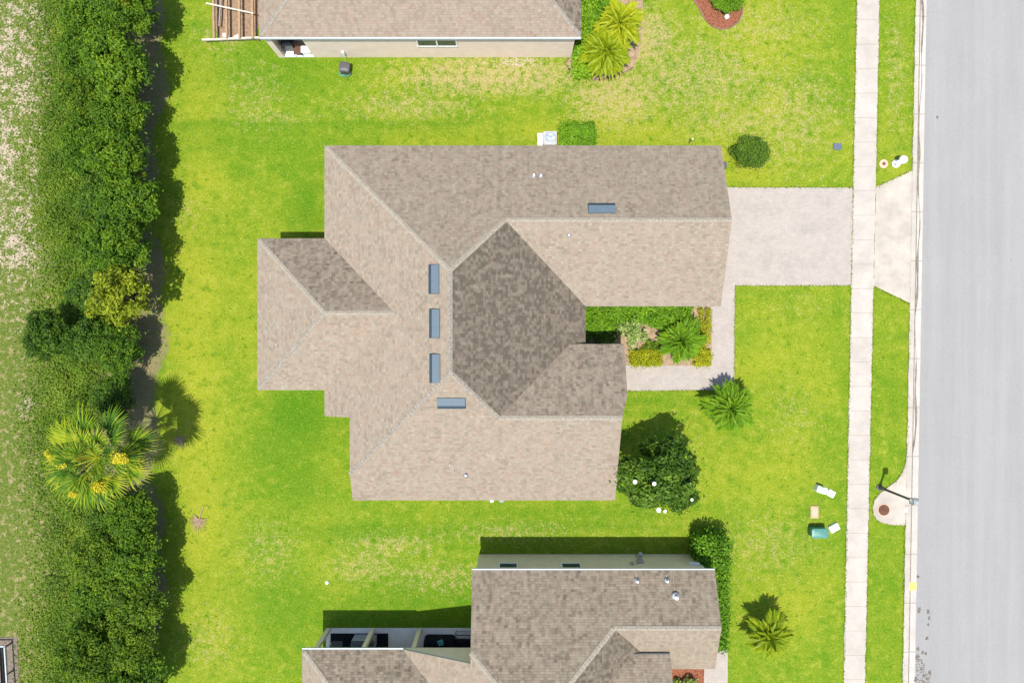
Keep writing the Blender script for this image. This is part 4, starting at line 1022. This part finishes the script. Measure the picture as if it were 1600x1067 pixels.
x0, y1 = Wm(876, 190, 1.0); x1, y0 = Wm(930, 226, 1.0)
box_hedge('square_hedge', 'square clipped green hedge beside the air conditioner', 'hedge', x0, y0 - .1, x1, y1, 1.05, 'leaf_h', 34, .11, 1300, tint=.38)
x0, y1 = Wm(909, -40, 1.2); x1, y0 = Wm(934, 60, 1.2)
box_hedge('tall_yellow_hedge', 'yellow-green hedge along the right wall of the top house', 'hedge', x0, y0, x1, y1, 1.3, 'leaf_h', 35, .12, 1000, tint=.72)
x0, y1 = Wm(897, 68, .9); x1, y0 = Wm(928, 116, .9)
box_hedge('corner_hedge_bush', 'bright green bush at the lower right corner of the top house', 'bush', x0, y0, x1, y1, 1.0, 'leaf_h', 36, .15, 800, tint=.62)
x0, y1 = Wm(936, -40, 1.0); x1, y0 = Wm(946, 18, 1.0)
box_hedge('dark_shrub', 'narrow dark green shrub right of the yellow-green hedge at the top', 'shrub', x0, y0, x1, y1, 1.0, 'leaf_d', 37, .1, 500, tint=.6)
x0, y1 = Wm(1091, 840, 2.0); x1, y0 = Wm(1142, 893, 2.0)
box_hedge('big_hedge_shrub', 'tall bright green shrub at the upper right corner of the bottom house', 'shrub', x0, y0, x1, y1, 2.1, 'leaf_h', 38, .17, 600, tint=.30, cr=.36)
x0, y1 = Wm(1119, 893, 1.5); x1, y0 = Wm(1141, 1019, 1.5)
box_hedge('side_hedge', 'long green hedge running down the right side of the bottom house', 'hedge', x0 - .2, y0, x1, y1, 1.6, 'leaf_h', 39, .16, 700, tint=.34, cr=.32)
blob_bush('green_bed_shrub', 'small light green shrub in the red mulch notch of the bottom house', 'shrub', 1068, 1064, .6, .5, .8, 'leaf_v', 40, .14, 900, 14, tint=.3, cr=.2)

# feather palms
def feather_palm(name, label, px, py, hgt, L_, nf, mat, seed, tintc=.5, parts=True, arch=.7, sx=1):
    rnd = random.Random(seed); t = thing(name, label, 'palm', G(px, py)); c = loc_of(t)
    m = MB(); m.tube([c, c + Vector((.02, .02, hgt * .5)), c + Vector((0, 0, hgt))], [.11, .09, .08], 9); m.build('trunk', M['palmbark'], t)
    ms = [feather_frond_mesh('frond', M[mat], L_, arch, seed * 10 + i, L_ * .33, tintc) for i in range(4)]
    nf = int(nf * 1.7)
    for i in range(nf):
        o = obj_from(ms[i % 4], 'frond', t); q = i / nf
        o.location = (0, 0, hgt); s = (.55 + .5 * q) * rnd.uniform(.8, 1.1); o.rotation_euler = (rnd.uniform(-.35, .35), -R(66) * (1 - q) ** 1.3 + R(4) + rnd.uniform(-.1, .1), i * 2.399 + rnd.uniform(-.15, .15)); o.scale = (s,) * 3
    return t
feather_palm('feather_palm', 'small green feather palm in the entry bed between two golden hedges', 1057, 531, 1.1, 1.5, 24, 'feather', 51, .38)
feather_palm('feather_palm', 'green feather palm on the lawn at the end of the paved walk', 1129, 632, 1.5, 1.65, 32, 'feather', 52, .42)
feather_palm('feather_palm', 'yellow-green feather palm in the curved bed by the top house', 942, 95, 1.5, 1.7, 32, 'feather_y', 53, .45)
feather_palm('feather_palm', 'light lime feather palm above the larger one in the curved bed', 961, 58, 1.9, 1.6, 24, 'feather_y', 54, .65)
feather_palm('feather_palm', 'sparse yellow-green palm on the lawn right of the bottom house', 1188, 975, 1.5, 1.7, 16, 'feather_y', 55, .35)
feather_palm('feather_palm', 'small deep green palm in the back of the curved bed at the top', 949, 38, .9, 1.4, 18, 'feather', 56, .25)

# big fan palm
t = thing('fan_palm', 'big fan palm with yellow flower clusters breaking through the left-hand tree row', 'palm', G(231, 692)); c = loc_of(t); rnd = random.Random(8); ph = 5.1
m = MB(); m.tube([c, c + Vector((.05, 0, 1.6)), c + Vector((-.05, .05, 3.4)), c + Vector((0, 0, ph))], [.24, .19, .18, .2], 12)
for k in range(26):
    a_ = k * 2.4; p = c + Vector((.18 * math.cos(a_), .18 * math.sin(a_), 2.2 + k * .11)); m.tube([p, p + Vector((.14 * math.cos(a_), .14 * math.sin(a_), .22))], [.05, .025], 5)
m.build('trunk', M['palmbark'], t)
fm = [fan_frond_mesh('frond', M['fan'], 1.75, 1.38, 22, i, .22, tc, 82, 1.5) for i, tc in enumerate((.02, .2, .4, .12))]
nf = 31
for i in range(nf):
    q = i / nf; o = obj_from(fm[i % 4], 'frond', t); o.location = (0, 0, ph); s = .62 + .48 * q
    o.rotation_euler = (rnd.uniform(-.35, .35), -R(58) * (1 - q) ** 1.1 + R(10) * q + rnd.uniform(-.1, .12), i * 2.399 + rnd.uniform(-.2, .2)); o.scale = (s, s, s)
dm = fan_frond_mesh('frond', M['deadleaf'], 1.35, 1.0, 26, 77, .5)
for a_, s in ((.55, 1.3), (-.35, 1.2), (.15, 1.35), (.35, 1.3), (3.9, 1.1), (-1.2, 1.0), (1.9, .9)):
    o = obj_from(dm, 'dead_frond', t); o.location = (0, 0, ph - .3); o.rotation_euler = (rnd.uniform(-.3, .3), R(16), a_); o.scale = (s,) * 3; o['label'] = 'dry brown hanging frond'
BL = M['blossom']
for (px, py, rr, z) in [(186, 715, .42, 5.7), (192, 716, .3, 5.75), (152, 762, .4, 5.5), (88, 716, .36, 5.2), (76, 710, .25, 5.15), (98, 722, .3, 5.3), (116, 772, .25, 5.1)]:
    z += .75; p = G(px, py, z) - c; rr *= 1.25; r = random.Random(px); cl = [(p.x + r.uniform(-.36, .36) * rr, p.y + r.uniform(-.36, .36) * rr, p.z + r.uniform(-.08, .08), rr * .5, .5) for _ in range(7)]
    me = cloud('flower_cluster', cl, 420, .1, M['blossom'], px, up=.1, stray=0)
    o = obj_from(me, 'flower_cluster', t)
    m = MB(); m.tube([c + Vector((0, 0, ph)), c + Vector((p.x * .5, p.y * .5, ph * .5 + p.z * .5 + .3)), c + p], [.03, .02, .012], 5); m.build('stalk', M['blossom'], o, base=loc_of(o))

# magnolia by the front gable
t = tree_proto('magnolia_tree', 'dark green magnolia tree with white flowers beside the front gable of the tan-roofed house', 'tree', 2.3, 5.6, 'leaf_d', 61, 17000, .19, 75, open_=.25, up=.2)
t.location = G(1013, 727); t.scale = (1.12, 1.0, 1.0)
c = t.location; m = None
for i, (px, py, s) in enumerate([(992, 752, .12), (1022, 755, .11), (1029, 796, .13), (1039, 798, .09), (1081, 780, .08), (1078, 755, .07)]):
    zz = 5.45 - .4 * (Vector((px, py)) - Vector((1028, 750))).length / 25 * .8; p = G(px, py, zz + .1); m = MB()
    for k in range(8):
        a_ = k * .785; d = Vector((math.cos(a_), math.sin(a_), 0)); e = Vector((-d.y, d.x, 0)); up_ = Vector((0, 0, 1))
        m.quad([p, p + d * s * .6 - e * s * .4 + up_ * s * .2, p + d * s * 1.15 + up_ * s * .45, p + d * s * .6 + e * s * .4 + up_ * s * .2])
    fl = m.build('flower', M['petal'], t); fl.scale = (1 / 1.12, 1, 1); fl.location = (0, 0, 0)

# ---------------------------------------------------------------- the tree row on the left
protos = {}
GRP = 'trees of the row between field and lawn'
for key, mat, rad, hg, sd_, n, lf in (('leaf', 'leaf', 2.15, 4.4, 71, 15000, .165), ('leaf2', 'leaf', 2.0, 4.0, 72, 14000, .15), ('dark', 'leaf_d', 2.0, 3.4, 73, 13000, .15), ('olive', 'leaf_o', 2.2, 4.4, 74, 14000, .15), ('lime', 'leaf_y', 2.1, 4.6, 75, 5200, .19)):
    protos[key] = [tree_proto('row_tree', '', 'tree', rad, hg, mat, sd_, n, lf, 115 if key != 'lime' else 60, GRP, open_=.5 if key == 'lime' else .2), False]
AREA = {0: 'top', 1: 'middle', 2: 'bottom'}
rowA = [(196, -10, 'leaf', 1.0, 'yellow-tipped tree at the top edge of the lawn-side row'), (190, 92, 'leaf', 1.0, 'bright green tree, second from the top on the lawn side of the row'),
        (182, 165, 'leaf2', .95, 'bright green tree, third from the top on the lawn side of the row'), (192, 238, 'leaf', .98, 'bright green tree level with the top left corner of the tan roof'),
        (194, 312, 'leaf2', 1.0, 'bright green tree, fifth from the top on the lawn side of the row'), (188, 380, 'leaf', .95, 'bright green tree of the row directly above the lime-coloured tree'),
        (196, 462, 'lime', 1.0, 'open lime-coloured tree with bare twigs showing, half way down the row'), (184, 545, 'leaf2', .85, 'bright green tree of the row just below the lime-coloured tree'),
        (176, 622, 'dark', .72, 'dark low tree just above the big fan palm'), (212, 812, 'leaf2', .8, 'green tree just below the big fan palm on the lawn side'),
        (212, 885, 'leaf2', .95, 'green tree of the row level with the fallen frond and lower roof gable'), (210, 950, 'olive', .95, 'olive green tree on the lawn side, third up from the bottom edge'),
        (204, 1010, 'olive', .9, 'yellow-olive tree on the lawn side, second up from the bottom edge'), (210, 1085, 'leaf2', 1.0, 'green tree of the lawn side row at the bottom edge')]
rowA += [(240, 12, 'lime', .48, 'small lime-tipped tree overhanging the top edge of the lawn-side row'), (150, -14, 'lime', .5, 'small lime-tipped tree at the top edge, field side of the first')]
rowB = [(130, 2, 'leaf2', 1.0, 'green tree at the top edge on the field side of the row'), (122, 78, 'leaf2', .9, 'mid green tree, second from the top on the field side'), (128, 150, 'olive', .85, 'olive tree, third from the top on the field side'),
        (132, 222, 'leaf2', .9, 'green tree, fourth from the top on the field side'), (140, 300, 'dark', .9, 'dark tree on the field side above the lime tree'), (140, 372, 'olive', .75, 'small olive tree on the field side nearest the sandy patches'),
        (128, 452, 'dark', .8, 'dark low tree behind the lime-coloured tree on the field side'), (60, 522, 'dark', .85, 'dark spreading tree reaching out over the field'), (120, 530, 'dark', .9, 'dark tree between the spreading field tree and the row'),
        (150, 818, 'dark', .8, 'dark tree below the big fan palm on the field side'), (145, 880, 'olive', .95, 'olive tree on the field side below the palm'), (140, 950, 'leaf2', .95, 'green tree on the field side, second from the bottom edge'),
        (138, 1020, 'olive', 1.0, 'olive tree on the field side near the bottom edge'), (135, 1090, 'leaf2', 1.0, 'green tree on the field side cut by the bottom edge')]
rnd = random.Random(4)
for i, (px, py, key, s, lab) in enumerate(rowA + rowB):
    px -= 19 if i < len(rowA) else 6
    pr, used = protos[key]
    o = pr if not used else copy_tree(pr); protos[key][1] = True
    if key == 'lime' and s < .6: s0 = 1.25
    else: s0 = 1.0
    z = 3.9 * s; o.location = (G(px, py, z).x, G(px, py, z).y, 0); o.rotation_euler = (0, 0, rnd.random() * 6.28); o.scale = (s * .93 * rnd.uniform(.9, 1.1), s * .93 * rnd.uniform(.95, 1.15), s * rnd.uniform(.95, 1.18) if s0 == 1 else 1.12); o['label'] = lab
# yellow flowering tips on the top tree
for (px, py, rr) in [(212, 18, .5), (205, 8, .45), (222, 30, .35), (130, 12, .4), (152, 2, .3)]:
    pass
# grass creeping over the edges of the paving
rng = np.random.default_rng(12); E = []
def along(x0, y0, x1, y1, per=34):
    L_ = math.hypot(x1 - x0, y1 - y0) / 25; n = int(L_ * per); t_ = rng.random(n)
    E.append(np.stack([x0 + (x1 - x0) * t_ + rng.normal(size=n) * .9, y0 + (y1 - y0) * t_ + rng.normal(size=n) * .9], 1))
along(1338.5, -20, 1317.5, 1090); along(1374, -20, 1369, 270); along(1364.5, 455, 1351, 1090); along(1430, -20, 1425.5, 262); along(1421.5, 478, 1417, 700); along(1413, 822, 1409.5, 1090)
along(1145, 292.5, 1333, 293); along(1148, 446, 1330, 446); along(1148, 446, 1147, 609); along(975, 610, 1147, 609); along(1369, 292, 1425, 266); along(1365, 448, 1421, 475)
for (x0, y0), (x1, y1) in zip(cl_pad, cl_pad[1:]): along(x0, y0, x1, y1)
Q = np.concatenate(E); n = len(Q)
pos = np.stack([(Q[:, 0] - 800) / 25, -(Q[:, 1] - 533) / 25, .048 + .016 * rng.random(n)], 1); nr = rng.normal(size=(n, 3)) * .7 + np.array([0, 0, 1]); nr /= np.linalg.norm(nr, axis=1)[:, None]
tag(obj_from(leaf_mesh('edge_grass', pos, nr, .05 + .09 * rng.random(n), np.clip(rng.normal(size=n) * .25 + .5, 0, 1), M['blade'], rng, .3), 'edge_grass'), 'fringe of grass growing over the edges of the paving', 'grass', kind='stuff')
# field weeds and undergrowth (one mass nobody could count)
rng = np.random.default_rng(9); n = 95000
py_ = rng.uniform(-80, 1150, n); sdv = rng.normal(size=n)
px_ = 120 + 34 * sdv + 12 * np.sin(py_ / 60)
keep = (px_ < 215) & (px_ > 20); px_, py_ = px_[keep], py_[keep]; n = len(px_)
hh = np.clip(.55 - np.abs(px_ - 130) / 140, .05, .55) * rng.random(n) * (1 + .8 * np.sin(px_ / 11) * np.sin(py_ / 13)) + .03
pos = np.stack([(px_ - 800) / 25, -(py_ - 533) / 25, hh], 1)
pos[:, :2] *= 1.0; nr = rng.normal(size=(n, 3)) * .6 + np.array([0, 0, 1]); nr /= np.linalg.norm(nr, axis=1)[:, None]
pt = .45 + .3 * np.sin(px_ / 17 + py_ / 29) * np.sin(py_ / 23) + rng.normal(size=n) * .16
tag(obj_from(leaf_mesh('undergrowth', pos, nr, .08 + .11 * rng.random(n), np.clip(pt, 0, 1), M['weed'], rng), 'undergrowth'), 'low weedy undergrowth along the field side of the tree row', 'undergrowth', kind='stuff')
